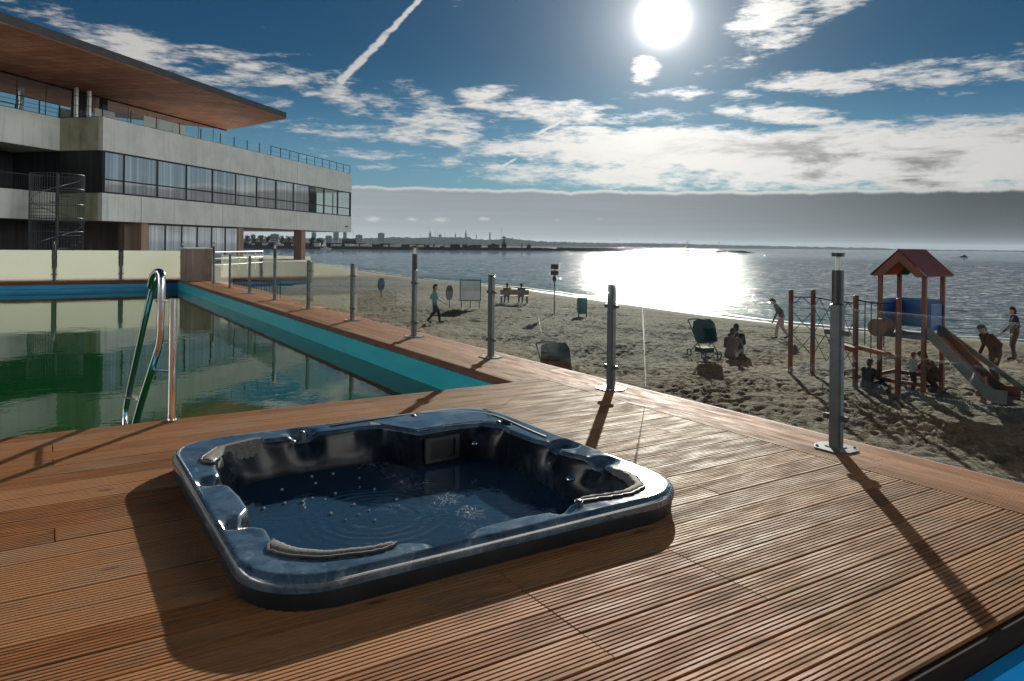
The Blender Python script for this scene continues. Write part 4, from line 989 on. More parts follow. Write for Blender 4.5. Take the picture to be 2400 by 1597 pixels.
# ------------------------------------------------------------------ skinned figures
def blob(parts, voxel=.012, smooth=4):
    """union of tapered rounded limbs, remeshed into ONE continuous surface"""
    mb_ = MB()
    for p0, r0, p1, r1 in parts:
        p0 = Vector(p0); p1 = Vector(p1)
        if (p1 - p0).length > 1e-4: mb_.tube([p0, p0.lerp(p1, .5), p1], [r0, (r0 + r1) / 2, r1], 12)
        mb_.ball(p0, r0, seg=12, rg=8); mb_.ball(p1, r1, seg=12, rg=8)
    me = bpy.data.meshes.new('b'); me.from_pydata(mb_.v, [], mb_.f); bm = bmesh.new(); bm.from_mesh(me); bmesh.ops.recalc_face_normals(bm, faces=bm.faces); bm.to_mesh(me); bm.free()
    o = bpy.data.objects.new('b', me); COL.objects.link(o)
    md = o.modifiers.new('r', 'REMESH'); md.mode = 'VOXEL'; md.voxel_size = voxel; md.use_smooth_shade = True
    if smooth: ms = o.modifiers.new('m', 'SMOOTH'); ms.iterations = smooth; ms.factor = .5
    dg = bpy.context.evaluated_depsgraph_get(); dg.update(); res = bpy.data.meshes.new_from_object(o.evaluated_get(dg)); bpy.data.objects.remove(o)
    return res
def mesh_obj(name, me, m_, parent):
    me.materials.clear(); me.materials.append(m_); me.name = name; o = bpy.data.objects.new(name, me); COL.objects.link(o); o.parent = parent; return o
SKIN = mottled('skin', (.42, .24, .16), (.36, .19, .13), 8, .55)
CM = {}
def cloth(c):
    if c not in CM: CM[c] = mottled('cloth', c, tuple(x * .7 for x in c), 14, .85, bd=.003)
    return CM[c]
def person(label, pos, rz, J, top, bottom, hair, shoes=(.02, .02, .02), scale=1.0, long_sleeve=True, bare=False, group=None):
    """J: joints in metres, x right, y forward, z up, for a 1.7 m adult"""
    r = thing('person', label, 'person', pos, rz, group); r.scale = (scale,) * 3
    g = {k: Vector(v_) for k, v_ in J.items()}
    hd = g['head']; up = (hd - g['neck']).normalized(); fw = Vector(J.get('face', (0, 1, 0))).normalized(); side = fw.cross(up).normalized()
    rt = (g['shr'] - g['shl']).normalized()
    def torso(e):
        pl, ch = g['pel'], g['chest']; sh = (g['shl'] + g['shr']) / 2
        return [(pl - rt * .07, .095 + e, pl.lerp(ch, .5) - rt * .055, .085 + e), (pl + rt * .07, .095 + e, pl.lerp(ch, .5) + rt * .055, .085 + e),
                (pl.lerp(ch, .5) - rt * .055, .085 + e, ch - rt * .08, .10 + e), (pl.lerp(ch, .5) + rt * .055, .085 + e, ch + rt * .08, .10 + e),
                (ch - rt * .08, .10 + e, g['shl'] + rt * .03, .06 + e), (ch + rt * .08, .10 + e, g['shr'] - rt * .03, .06 + e), (sh, .07 + e, g['neck'].lerp(sh, .45), .055 + e)]
    def arm(e, full=True):
        q = []
        for s_ in 'lr':
            q.append((g['sh' + s_], .055 + e, g['el' + s_], .040 + e))
            q.append((g['el' + s_], .040 + e, g['wr' + s_] if full else g['el' + s_].lerp(g['wr' + s_], .05), .028 + e if full else .040 + e))
        return q
    def legs(e, lo=1.0):
        q = []
        for s_ in 'lr': q += [(g['hi' + s_], .085 + e, g['kn' + s_], .055 + e), (g['kn' + s_], .055 + e, g['kn' + s_].lerp(g['an' + s_], lo), .038 + e)]
        return q
    B_ = torso(0) + arm(0) + legs(0) + [(g['neck'], .05, hd, .055), (hd + up * .03, .086, hd + up * .045 - fw * .02, .088), (hd - up * .05 + fw * .03, .05, hd - up * .02 + fw * .045, .052),
          (hd + fw * .085 + up * .01, .012, hd + fw * .105 - up * .018, .015), (hd - side * .085, .018, hd - side * .09 - up * .02, .014), (hd + side * .085, .018, hd + side * .09 - up * .02, .014),
          (hd + fw * .078 - up * .045 - side * .015, .011, hd + fw * .078 - up * .045 + side * .015, .011)]
    for s_ in 'lr':
        dv = (g['wr' + s_] - g['el' + s_]).normalized(); inn = side if s_ == 'l' else -side; sv = dv.cross(inn).normalized(); wp = g['wr' + s_]
        B_.append((wp, .028, wp + dv * .07, .034))
        for k, (ln, cu) in enumerate(((.150, .018), (.165, .022), (.158, .024), (.135, .020))):
            b0 = wp + dv * .08 + sv * (1.5 - k) * .019; m_k = wp + dv * (ln - .03) + sv * (1.5 - k) * .021 + inn * cu * .4; B_ += [(b0, .0105, m_k, .0095), (m_k, .0095, wp + dv * ln + sv * (1.5 - k) * .021 + inn * cu * 1.5, .008)]
        B_ += [(wp + dv * .03 + sv * .025, .012, wp + dv * .085 + sv * .055 + inn * .02, .010)]
        B_ += [(g['an' + s_], .036, g['to' + s_], .03)]
    mesh_obj('body', blob(B_, .0115, 2), SKIN, r)
    if not bare: mesh_obj('jacket' if long_sleeve else 'shirt', blob(torso(.020) + arm(.014, long_sleeve), .014, 3), cloth(top), r)
    mesh_obj('trousers', blob([(g['pel'] - rt * .07, .100, g['pel'] + rt * .07, .100), (g['pel'] - rt * .05, .1, g['hil'], .09), (g['pel'] + rt * .05, .1, g['hir'], .09)] + legs(.018, .92), .014, 3), cloth(bottom), r)
    for s_ in 'lr':
        a_, t__ = g['an' + s_], g['to' + s_]; mesh_obj('shoe', blob([(a_ - Vector((0, 0, .02)), .045, t__, .040), (a_ + (a_ - t__) * .25 - Vector((0, 0, .03)), .038, a_ - Vector((0, 0, .03)), .04)], .012, 2), cloth(shoes), r)
    mesh_obj('hair', blob([(hd + up * .065 - fw * .02, .088, hd + up * .05 - fw * .035, .090), (hd - fw * .05, .075, hd - fw * .055 - up * .05, .055), (hd + up * .10 + fw * .03, .055, hd + up * .11, .06)], .014, 1), cloth(hair), r)
    mb_ = MB()
    for q in (-1, 1): mb_.ball(tuple(hd + fw * .080 + up * .018 + side * .03 * q), .011, seg=8, rg=6)
    mb_.build('eyes', M['black'], r, smooth=True)
    return r
def stand(walk=0.0, bend=0.0, arms=.12):
    c, s = math.cos(bend), math.sin(bend)
    def up(x, y, z): return (x, y * c + (z - .92) * s, .92 + (z - .92) * c - y * s)
    J = dict(pel=(0, 0, .94), chest=up(0, 0, 1.28), neck=up(0, .01, 1.47), head=up(0, .03, 1.60), face=(0, math.cos(bend), -math.sin(bend)),
             shl=up(-.19, 0, 1.40), shr=up(.19, 0, 1.40), hil=(-.09, 0, .88), hir=(.09, 0, .88))
    J.update(ell=up(-.25, -.02 - walk * .5, 1.13), elr=up(.25, -.02 + walk * .5, 1.13), wrl=up(-.25, .04 - walk * .6 + arms, .90), wrr=up(.25, .06 + walk * .9 + arms, .92))
    J.update(knl=(-.1, .05 + walk * .55, .50), knr=(.1, .05 - walk * .25, .48), anl=(-.1, walk * 1.0, .08), anr=(.1, -walk * 1.15, .10 + abs(walk) * .2))
    J['tol'] = (-.11, walk + .16, .035); J['tor'] = (.11, -walk * 1.15 + .13, .035)
    return J
def sit_ground(lean=.15, knees=.45):
    return dict(pel=(0, 0, .12), chest=(0, .10 + lean, .45), neck=(0, .14 + lean, .64), head=(0, .18 + lean, .77), face=(0, 1, -.2), shl=(-.18, .12 + lean, .57), shr=(.18, .12 + lean, .57),
                hil=(-.1, .05, .12), hir=(.1, .05, .12), ell=(-.25, .25 + lean, .33), elr=(.25, .25 + lean, .33), wrl=(-.15, .45, .30), wrr=(.15, .45, .30),
                knl=(-.16, .48, knees), knr=(.18, .48, knees), anl=(-.14, .75, .07), anr=(.16, .75, .07), tol=(-.14, .9, .05), tor=(.18, .9, .05))
def crouch():
    return dict(pel=(0, -.05, .32), chest=(0, .17, .58), neck=(0, .28, .75), head=(0, .36, .85), face=(0, 1, -.5), shl=(-.18, .2, .69), shr=(.18, .2, .69),
                hil=(-.1, -.03, .3), hir=(.1, -.03, .3), ell=(-.26, .4, .5), elr=(.26, .4, .5), wrl=(-.1, .58, .36), wrr=(.1, .58, .36),
                knl=(-.18, .38, .45), knr=(.18, .38, .45), anl=(-.12, .05, .08), anr=(.12, .05, .08), tol=(-.13, .2, .04), tor=(.13, .2, .04))
def sit_seat():
    return dict(pel=(0, 0, .50), chest=(0, .06, .84), neck=(0, .08, 1.03), head=(0, .11, 1.16), face=(0, 1, -.1), shl=(-.19, .06, .96), shr=(.19, .06, .96),
                hil=(-.1, .05, .48), hir=(.1, .05, .48), ell=(-.25, .1, .70), elr=(.25, .1, .70), wrl=(-.15, .33, .58), wrr=(.15, .33, .58),
                knl=(-.12, .45, .50), knr=(.12, .45, .50), anl=(-.12, .45, .08), anr=(.12, .45, .08), tol=(-.12, .6, .04), tor=(.12, .6, .04))
def facing(az_deg): return R_(-az_deg)      # rotation so that local +y points at this compass angle from the view axis
p = on_sand(1018, 757)
person('man in teal shirt and black trousers walking on the sand behind the glass fence', p, R_(-78), stand(.26), (.05, .22, .22), (.012, .012, .015), (.02, .012, .01), scale=.98, long_sleeve=False)
p = on_sand(1832, 795); person('person in grey top and pink white trousers bending forward as they walk near the water', p, R_(70), stand(.22, .5, .1), (.09, .08, .09), (.45, .33, .32), (.05, .05, .06), scale=.98)
p = on_sand(1712, 842); person('person with reddish brown top sitting on the sand right of the upright pushchair', p, R_(-30), sit_ground(.12, .25), (.17, .09, .07), (.20, .13, .11), (.09, .035, .015), scale=1.05)
p = on_sand(1727, 833); person('dark haired person in black sitting just behind the one in the brown top', p, R_(-10), sit_ground(.05), (.02, .02, .022), (.03, .03, .03), (.015, .01, .01), scale=1.1)
p = on_sand(2377, 843); person('man in dark jacket standing at the water line by the right edge', p, R_(75), stand(.05, .05), (.02, .022, .035), (.018, .018, .02), (.02, .015, .012), scale=1.0)
p = on_sand(2332, 905); person('long haired adult in black coat bending over the foot of the slide', p, R_(95), stand(.08, .55, .2), (.012, .012, .014), (.015, .015, .015), (.02, .012, .008), scale=.98)
p = on_sand(2030, 912); person('child in dark clothes sitting on the sand under the rope net', p, R_(-60), sit_ground(.0, .2), (.03, .03, .04), (.02, .022, .03), (.05, .02, .012), scale=.82)
p = on_sand(2139, 920); person('small child in white shirt standing beside the tower post', p, R_(-90), stand(.02), (.36, .38, .38), (.03, .03, .04), (.08, .03, .012), scale=.56, long_sleeve=False)
p = on_sand(2196, 912); person('person in dark red jacket crouching under the slide', p, R_(80), crouch(), (.10, .018, .014), (.05, .015, .015), (.02, .012, .01), scale=.95)
p = on_sand(1205, 711); pb1 = p
bn = thing('bench', 'wooden beach bench near the water with two people on it', 'bench', (p.x, p.y, p.z), R_(5))
for z_, y_ in ((.45, 0), ): MB().box(-.9, .9, -.2, .25, .42, .46).build('seat', M['fascia'], bn)
MB().box(-.9, .9, -.27, -.22, .55, .85).build('backrest', M['fascia'], bn)
for x_ in (-.8, .8): 
    for y_ in (-.2, .18): MB().box(x_ - .04, x_ + .04, y_, y_ + .06, 0, .42).build('leg', M['darkmetal'], bn)
R5 = R_(5)
def off(o, x, y): return Vector((o.x + x * math.cos(R5) - y * math.sin(R5), o.y + x * math.sin(R5) + y * math.cos(R5), o.z))
person('person in dark teal jacket with brown hair on the right half of the bench', off(p, .45, -.02), R5, sit_seat(), (.02, .10, .10), (.02, .03, .04), (.10, .04, .02), scale=.95)
person('person in olive jacket on the left half of the bench', off(p, -.45, -.02), R5, sit_seat(), (.16, .15, .04), (.03, .04, .03), (.03, .02, .01), scale=.95)

# ------------------------------------------------------------------ playground tower
e2 = Vector((math.sin(R_(52)), math.cos(R_(52)), 0)); e1 = Vector((math.cos(R_(52)), -math.sin(R_(52)), 0))
pP1 = at(2061, 894, 18.3); sz = sand_z(pP1.x, pP1.y); Pz = sz - .05
PT = Vector((pP1.x, pP1.y, sz)); WP = 1.04
tw = thing('play_tower', 'wooden play tower on the sand with red gable roof, blue side panels and a slide', 'play tower', PT, math.atan2(e1.y, e1.x))
# local frame: x along e1, y along e2 ... e1 x e2 points up
M['redwood'] = mottled('red_stained_wood', (.15, .038, .012), (.10, .026, .010), 3, .6, stretch=(1, 1, .2))
M['redroof'] = mottled('red_roof_board', (.12, .010, .016), (.085, .008, .012), 2, .7)
M['orange'] = mottled('orange_board', (.50, .07, .015), (.38, .055, .012), 2, .6)
M['bluepanel'] = mottled('blue_panel', (.004, .075, .26), (.004, .06, .21), 3, .4)
M['greyslide'] = mottled('grey_green_board', (.10, .11, .10), (.065, .07, .065), 2, .6)
M['green'] = mottled('green_board', (.03, .16, .05), (.025, .12, .04), 3, .6)
def zz(zw): return zw - sz
ZE, ZR, ZD = zz(.99), zz(1.62), zz(-.47)
for x, y in ((0, 0), (WP, 0), (0, WP), (WP, WP)): MB().bbox(x - .048, x + .048, y - .048, y + .048, -.25, ZE - .02, .006).build('post', M['redwood'], tw)
# roof: gable ends at y = -.14 and WP+.14, ridge along y
xa, xb, xm = -.16, WP + .16, WP / 2; ya, yb = -.20, WP + .26; ht = ZR; he = ZE
def slope(x0, z0, x1, z1, th, y0, y1): return MB().add([(x0, y0, z0), (x1, y0, z1), (x1, y1, z1), (x0, y1, z0), (x0, y0, z0 - th), (x1, y0, z1 - th), (x1, y1, z1 - th), (x0, y1, z0 - th)],
    [(0, 1, 2, 3), (4, 7, 6, 5), (0, 4, 5, 1), (1, 5, 6, 2), (2, 6, 7, 3), (3, 7, 4, 0)])
slope(xm, ht, xb, he, .03, ya, yb).build('roof', M['redroof'], tw); slope(xa, he, xm, ht, .03, ya, yb).build('roof', M['redroof'], tw)
slope(xa + .03, he - .032, xm, ht - .034, .012, ya + .03, yb - .03).build('roof_lining', M['orange'], tw)
for y_ in (ya + .02, yb - .05):
    mb = MB(); tz = .16
    mb.add([(xa + .02, y_, he - .045), (xm, y_, ht - .05), (xb - .02, y_, he - .045), (xb - .28, y_, he - .045), (xm, y_, ht - .30), (xa + .28, y_, he - .045)] + [(xa + .02, y_ + .025, he - .045), (xm, y_ + .025, ht - .05), (xb - .02, y_ + .025, he - .045), (xb - .28, y_ + .025, he - .045), (xm, y_ + .025, ht - .30), (xa + .28, y_ + .025, he - .045)],
           [(0, 1, 4, 5), (1, 2, 3, 4), (6, 11, 10, 7), (7, 10, 9, 8), (0, 6, 7, 1), (1, 7, 8, 2), (2, 8, 9, 3), (3, 9, 10, 4), (4, 10, 11, 5), (5, 11, 6, 0)])
    mb.build('gable_board', M['green'] if y_ > 0 else M['redwood'], tw)
MB().box(-.06, WP + .06, -.06, WP + .06, ZD - .09, ZD).build('platform', M['greyslide'], tw)
MB().box(.05, WP - .05, WP - .03, WP + .0, ZD + .12, zz(.37)).build('side_panel', M['bluepanel'], tw)
MB().box(-.015, .015, .05, WP - .05, ZD + .12, zz(.37)).build('side_panel', M['bluepanel'], tw)
MB().box(WP - .015, WP + .015, .35, WP - .05, ZD + .1, zz(.27)).build('side_panel', M['bluepanel'], tw)
MB().cyl(0, 0, -.0, .5, .22, seg=20).build('crawl_tunnel', M['redwood'], tw, loc=(.18, -.06, ZD + .16)).rotation_euler = (R_(90), 0, 0)
# slide, along +x from the platform
def sl(x): return ZD + .02 - (x - WP) * .72 if x < WP + 1.72 else .10
prof = [(WP - .02, ZD + .02), (WP + .15, ZD - .03), (WP + 1.28, .24), (WP + 1.45, .15), (WP + 1.75, .14)]
def ribbon(y0, y1, lift, th, name, m__):
    mb_ = MB()
    for (x0, z0), (x1, z1) in zip(prof[:-1], prof[1:]):
        mb_.add([(x0, y0, z0 + lift), (x1, y0, z1 + lift), (x1, y1, z1 + lift), (x0, y1, z0 + lift), (x0, y0, z0 + lift - th), (x1, y0, z1 + lift - th), (x1, y1, z1 + lift - th), (x0, y1, z0 + lift - th)], [(0, 1, 2, 3), (4, 7, 6, 5), (0, 4, 5, 1), (3, 2, 6, 7)])
    return mb_.build(name, m__, tw)
M['slidebed'] = mottled('slide_board', (.16, .075, .06), (.10, .055, .045), 2, .6); ribbon(.05, .78, 0, .02, 'slide_bed', M['slidebed']); ribbon(.0, .05, .22, .30, 'slide_side', M['greyslide']); ribbon(.78, .83, .22, .30, 'slide_side', M['redwood'])

MB().bar((WP, WP + .02, ZD + .1), (WP + 1.9, WP + .35, .06), .09, .12).build('ramp_beam', M['greyslide'], tw)
for y_ in (.1, .9): MB().bbox(WP + 1.2, WP + 1.3, y_ - .05, y_ + .05, -.2, .62, .008).build('slide_post', M['redwood'], tw)
MB().bar((WP + 1.16, .0, .22), (WP + 1.16, 1.0, .22), .08, .12).build('slide_crossbar', M['redwood'], tw)
for p_, q_ in (((0, 0, .35), (0, WP, .35)), ((0, WP, .30), (WP, WP, .30)), ((0, 0, .22), (WP, 0, .22))): MB().bar(p_, q_, .06, .09).build('brace', M['redwood'], tw)
# net posts and ropes: a second structure
ps = [on_sand(1852, 876), on_sand(1904, 874), on_sand(2004, 910), on_sand(2104, 925)]
tops = []
nt_ = thing('rope_climbing_frame', 'rope climbing net strung between red wooden posts left of the play tower', 'climbing frame', ps[0]); o_ = ps[0]
ty_ = (679, 679, 692, 699)
for p_, px, ty0 in zip(ps, (1852, 1904, 2004, 2104), ty_):
    zt = at(px, ty0, p_.y).z; q = p_ - o_; tops.append(Vector((q.x, q.y, zt - o_.z)))
    MB().bbox(q.x - .055, q.x + .055, q.y - .055, q.y + .055, q.z - .25, zt - o_.z, .02).build('post', M['redwood'], nt_)
def sag(a, b_, s_, n_=8): return [a.lerp(b_, k / n_) - Vector((0, 0, s_ * 4 * (k / n_) * (1 - k / n_))) for k in range(n_ + 1)]
mb = MB()
for (i, j, s_) in ((0, 1, .01), (1, 2, .02)):
    A_, B_ = tops[i], tops[j]
    mb.tube(sag(A_ - Vector((0, 0, .2)), B_ - Vector((0, 0, .2)), s_), .022, 6)
rp = mb.build('top_bar', M['darkmetal'], nt_)
mb = MB(); rnd = random.Random(3)
for (i, j) in ((0, 1), (1, 2)):
    A_, B_ = tops[i] - Vector((0, 0, .2)), tops[j] - Vector((0, 0, .2)); L_ = (B_ - A_).length; n_ = max(2, int(L_ / .33)); rows = 5; hgt_ = 1.7
    P_ = [[A_.lerp(B_, c_ / n_) - Vector((0, 0, hgt_ * r_ / rows)) + Vector((rnd.uniform(-.05, .05), 0, rnd.uniform(-.05, .05))) * (1 if 0 < r_ < rows else .4) for c_ in range(n_ + 1)] for r_ in range(rows + 1)]
    for r_ in range(rows):
        for c_ in range(n_):
            if (r_ + c_) % 2: mb.tube([P_[r_][c_], P_[r_ + 1][c_ + 1]], .010, 5)
            else: mb.tube([P_[r_][c_ + 1], P_[r_ + 1][c_]], .010, 5)
    for r_ in (1, 3): mb.tube([P_[r_][0], P_[r_][n_]], .010, 5)
mb.build('rope_net', M['black'], nt_)
mb = MB()
for k in range(4):
    A_ = tops[2].lerp(tops[3], .22 + k * .15) - Vector((0, 0, .12)); mb.tube([A_, A_ - Vector((0, 0, 1.1 + (.9 if k == 1 else 0)))], .013, 6)
mb.tube(sag(tops[2] - Vector((0, 0, .1)), tops[3] - Vector((0, 0, .1)), .06), .02, 6); mb.build('hanging_rope', M['black'], nt_)
a_ = tops[1].lerp(tops[2], .35); b_ = tops[2].copy(); zb = 1.02
MB().bar((a_.x, a_.y - .3, zb), (b_.x - .1, b_.y - .2, zb - .03), .16, .12).build('balance_beam', M['redwood'], nt_)
MB().bar((b_.x + .05, b_.y, zb + .02), (tops[3].x, tops[3].y, zb - .12), .16, .10).build('balance_beam', M['redwood'], nt_)

# ------------------------------------------------------------------ other things on the beach
def pushchair(label, pos, rz, col, s=1.0):
    r = thing('pushchair', label, 'pushchair', pos, rz, None); r.scale = (s,) * 3
    seat = MB(); n_ = 10; vs = []                           # hood and seat shell as a bent sheet with thickness
    prof_ = [(.34, .50), (.10, .42), (-.12, .48), (-.26, .80), (-.22, 1.02), (-.02, 1.10), (.16, 1.0), (.22, .86)]
    for x in (-.22, .22):
        for (y, z) in prof_: vs.append((x * (1.05 if z > .8 else 1), y, z))
    m_n = len(prof_); fs = [(i, i + 1, m_n + i + 1, m_n + i) for i in range(m_n - 1)] + [(0, 1, 2, 3, 4, 5, 6, 7), (15, 14, 13, 12, 11, 10, 9, 8)]
    o = seat.add(vs, fs).build('seat_and_hood', cloth(col), r, smooth=True); md = o.modifiers.new('s', 'SOLIDIFY'); md.thickness = .02
    MB().box(-.19, .19, -.18, .22, .16, .30).build('basket', cloth((.02, .02, .02)), r)
    for x in (-.24, .24):
        MB().tube([(x, .36, .12), (x, -.05, .52), (x, -.42, .98)], .014, 8).build('frame', M['darkmetal'], r); MB().tube([(x, -.36, .12), (x, .05, .45)], .014, 8).build('frame', M['darkmetal'], r)
        for y in (.36, -.36):
            w_ = MB(); w_.tube([(x + .02 * math.copysign(1, x), y + .1 * math.cos(a * math.pi / 8), .11 + .1 * math.sin(a * math.pi / 8)) for a in range(17)], .018, 8); w_.cyl(0, 0, 0, .01, .001)
            w_.build('wheel', M['black'], r, smooth=True)
    MB().tube(curve([(-.24, -.42, .98), (-.24, -.50, 1.06), (.24, -.50, 1.06), (.24, -.42, .98)], 3), .018, 8).build('handle', M['black'], r, smooth=True)
    return r
p = on_sand(1650, 838); pushchair('dark upright pushchair standing in the sand left of the seated pair', p, R_(200), (.02, .035, .04), 1.1)
p = Vector((at(1302, 850, 16.5).x, 16.5, 0)); p.z = sand_z(p.x, p.y); pushchair('black folded back pushchair just behind the deck edge, lower half hidden', p, R_(200), (.005, .007, .008), 1.12)
p = on_sand(1364, 741)
bn = thing('litter_bin', 'turquoise litter bin hanging in a small frame on the sand', 'litter bin', p)
M['teal'] = mottled('teal_plastic', (.015, .20, .19), (.02, .15, .15), 5, .45)
mb = MB(); prof_ = [(.0, .12), (.20, .12), (.26, .22), (.27, .55), (.265, .85), (.25, .92), (.22, .90)]
mb.add([(r_ * math.cos(2 * math.pi * k / 20), r_ * math.sin(2 * math.pi * k / 20), z_) for r_, z_ in prof_ for k in range(20)], [(j * 20 + k, j * 20 + (k + 1) % 20, (j + 1) * 20 + (k + 1) % 20, (j + 1) * 20 + k) for j in range(6) for k in range(20)])
mb.build('barrel', M['teal'], bn, smooth=True)
for x in (-.2, .2): MB().box(x - .025, x + .025, -.31, -.27, -.1, 1.02).build('support', M['darkmetal'], bn); 
MB().box(-.2, .2, -.30, -.28, .93, .97).build('crossbar', M['darkmetal'], bn)
p = on_sand(1299, 735); sg = thing('beach_sign', 'tall thin sign post on the sand with two brown plates and a small round plate', 'sign', p)
MB().cyl(0, 0, -.2, 2.6, .03, seg=10).build('pole', M['darkmetal'], sg)
M['brown'] = mottled('brown_plate', (.07, .05, .045), (.05, .035, .03), 5, .5)
MB().box(-.21, .19, -.05, -.03, 2.36, 2.62).build('sign_plate', M['brown'], sg); MB().box(-.21, .19, -.05, -.03, 2.04, 2.28).build('sign_plate', M['brown'], sg)
MB().add([(.10 * math.cos(a * math.pi / 10) - .02, y, 1.84 + .17 * math.sin(a * math.pi / 10)) for y in (-.05, -.035) for a in range(20)], [tuple(range(19, -1, -1)), tuple(range(20, 40))] + [(a, (a + 1) % 20, 20 + (a + 1) % 20, 20 + a) for a in range(20)]).build('round_plate', M['brown'], sg)
p = on_sand(1102, 722); bo = thing('notice_board', 'white notice board on thin legs standing on the sand', 'notice board', p)
MB().box(-.57, .57, -.02, .02, .42, 1.56).build('board', M['white'], bo)
mb = MB(); mb.box(-.60, .60, -.035, -.021, 1.53, 1.6); mb.box(-.60, .60, -.035, -.021, .38, .44); mb.box(-.6, -.55, -.035, -.021, .44, 1.53); mb.box(.55, .6, -.035, -.021, .44, 1.53); mb.build('board_frame', M['metal'], bo)
for x in (-.5, 0, .5): MB().box(x - .025, x + .025, .02, .06, -.2, 1.4).build('leg', M['darkmetal'], bo)
for px, py, lab in ((893, 681, 'thin brown oval disc on a stake left of the walking man, farther from him'), (1053, 706, 'thin brown oval disc on a stake between the walking man and the notice board')):
    p = on_sand(px, py + 16); dsc = thing('disc_marker', lab, 'disc', p, R_(70), 'round discs standing on the sand')
    MB().cyl(0, 0, -.2, .6, .025, seg=8).build('stake', M['darkmetal'], dsc)
    o = MB().cyl(0, 0, -.03, .03, .42, seg=28).build('disc', M['brown'], dsc, loc=(0, 0, .85)); o.rotation_euler = (R_(90), 0, R_(0))

# ------------------------------------------------------------------ far shore, harbour, town
def far_mat(name, c1, c2, sc=.05): return mottled(name, c1, c2, sc, 1.0, spec=0.0)
M['wood_far'] = far_mat('far_woods', (.035, .045, .03), (.05, .055, .04), .02)
M['rock'] = far_mat('breakwater_rock', (.03, .032, .034), (.05, .05, .05), .5)
M['town'] = far_mat('town_wall', (.12, .125, .13), (.09, .095, .10), .05)
M['townlight'] = far_mat('pale_town_wall', (.50, .50, .48), (.42, .42, .40), .05)
M['leaf'] = far_mat('tree_leaf', (.035, .06, .02), (.06, .085, .03), .4)
def ridge(name, pts, dep, m__, jit, label=None):
    """pts: (px, top_py, distance); a strip of land with real depth"""
    mb_ = MB(); vs = []; n_ = 0; rn = random.Random(5)
    dense = []
    for (x0, y0, d0), (x1, y1, d1) in zip(pts[:-1], pts[1:]):
        k = max(2, int(abs(x1 - x0) / 3))
        for i in range(k): f = i / k; dense.append((x0 + (x1 - x0) * f, y0 + (y1 - y0) * f, d0 + (d1 - d0) * f))
    dense.append(pts[-1])
    for px, py, d_ in dense:
        z = at(px, py, d_).z; top = max(SEA + .3, z + rn.uniform(-jit, jit) * d_ / F); x = at(px, py, d_).x; k = (d_ + dep) / d_
        vs += [(x, d_ - dep * .3, SEA - .5), (x, d_, SEA + (top - SEA) * .93), (x * 1.0, d_ + dep * .12, top), (x * k, d_ + dep, SEA - .5)]; n_ += 1
    fs = [(4 * i + j, 4 * (i + 1) + j, 4 * (i + 1) + j + 1, 4 * i + j + 1) for i in range(n_ - 1) for j in range(3)]
    fs += [(0, 1, 2, 3), tuple(4 * (n_ - 1) + j for j in (3, 2, 1, 0))]
    return tag(mb_.add(vs, fs).build(name, m__), kind='structure')
ridge('far_shore', [(540, 560, 3600), (760, 559, 3600), (880, 558, 3700), (930, 556, 3700), (980, 558, 3700), (1010, 556, 3700), (1095, 557, 3700), (1110, 561, 3700), (1150, 562, 3700), (1190, 558, 3700), (1215, 561, 3800), (1260, 566, 3900), (1330, 568, 4200), (1420, 570, 4500), (1560, 571, 4800), (1700, 575, 5000), (1900, 579, 5200), (2050, 582, 5200), (2150, 586, 5000), (2180, 586, 4800), (2300, 587.5, 4800), (2420, 589, 4800)], 500, M['wood_far'], 1.3)
ridge('breakwater', [(560, 577, 520), (800, 578.5, 540), (1000, 580, 580), (1270, 581, 620), (1300, 583.5, 640), (1400, 585.5, 660), (1560, 588.5, 680), (1640, 590, 690)], 14, M['rock'], .6)
ridge('breakwater', [(1305, 580, 1000), (1420, 581.5, 1000), (1560, 584, 1000), (1626, 585.5, 1000)], 16, M['rock'], .3)
ridge('rock_islet', [(1672, 592, 640), (1680, 588.3, 640), (1745, 588, 640), (1755, 591, 640), (1768, 593.5, 640)], 12, M['rock'], .6)
def far_block(label, px, py_top, wpx, d_, m__, rows=0, roof=None, cat='building', name='far_building', depth=None, py_base=None):
    c = at(px, 575, d_); wm = wpx * d_ / F; zt = at(px, py_top, d_).z; zb = SEA + .5 if py_base is None else at(px, py_base, d_).z
    r = thing(name, label, cat, (c.x, d_, zb), R_(8)); dm = depth or wm * .8; hgt_ = zt - zb
    MB().box(-wm / 2, wm / 2, 0, dm, 0, hgt_).build('wall', m__, r)
    if rows:
        mb_ = MB()
        for k in range(rows): z = hgt_ * (.35 + .6 * k / rows); mb_.box(-wm * .46, wm * .46, -.25, -.02, z, z + hgt_ * .28 / rows)
        mb_.build('window_rows', M['frame'], r)
    if roof:
        MB().add([(-wm / 2, 0, hgt_), (wm / 2, 0, hgt_), (wm / 2, dm, hgt_), (-wm / 2, dm, hgt_), (-wm / 2, dm / 2, hgt_ + roof), (wm / 2, dm / 2, hgt_ + roof)], [(0, 1, 5, 4), (2, 3, 4, 5), (1, 2, 5), (3, 0, 4)]).build('roof', M['town'], r)
    else: MB().box(-wm * .2, wm * .15, dm * .3, dm * .6, hgt_, hgt_ + max(1.0, hgt_ * .05)).build('roof_box', m__, r)
    return r
M['towerglass'] = far_mat('tower_facade', (.20, .24, .27), (.15, .19, .22), .05)
far_block('wide pale blue glazed block behind the shore trees, left of the column', 643, 549, 18, 1500, M['towerglass'], 4)
far_block('blue tower block just right of the far column', 735, 545, 10, 1900, M['towerglass'], 5)
far_block('tall slim tower seen under the building end, left of a pair', 787, 543, 12, 2100, M['towerglass'], 6)
far_block('tall slim tower under the end corner of the concrete band', 808, 544, 8, 2100, M['towerglass'], 6)
far_block('low grey town block between the two slim towers and the building corner', 770, 553, 14, 2200, M['town'], 3)
far_block('grey rectangular town block right of the building corner', 841, 551, 15, 2400, M['town'], 4)
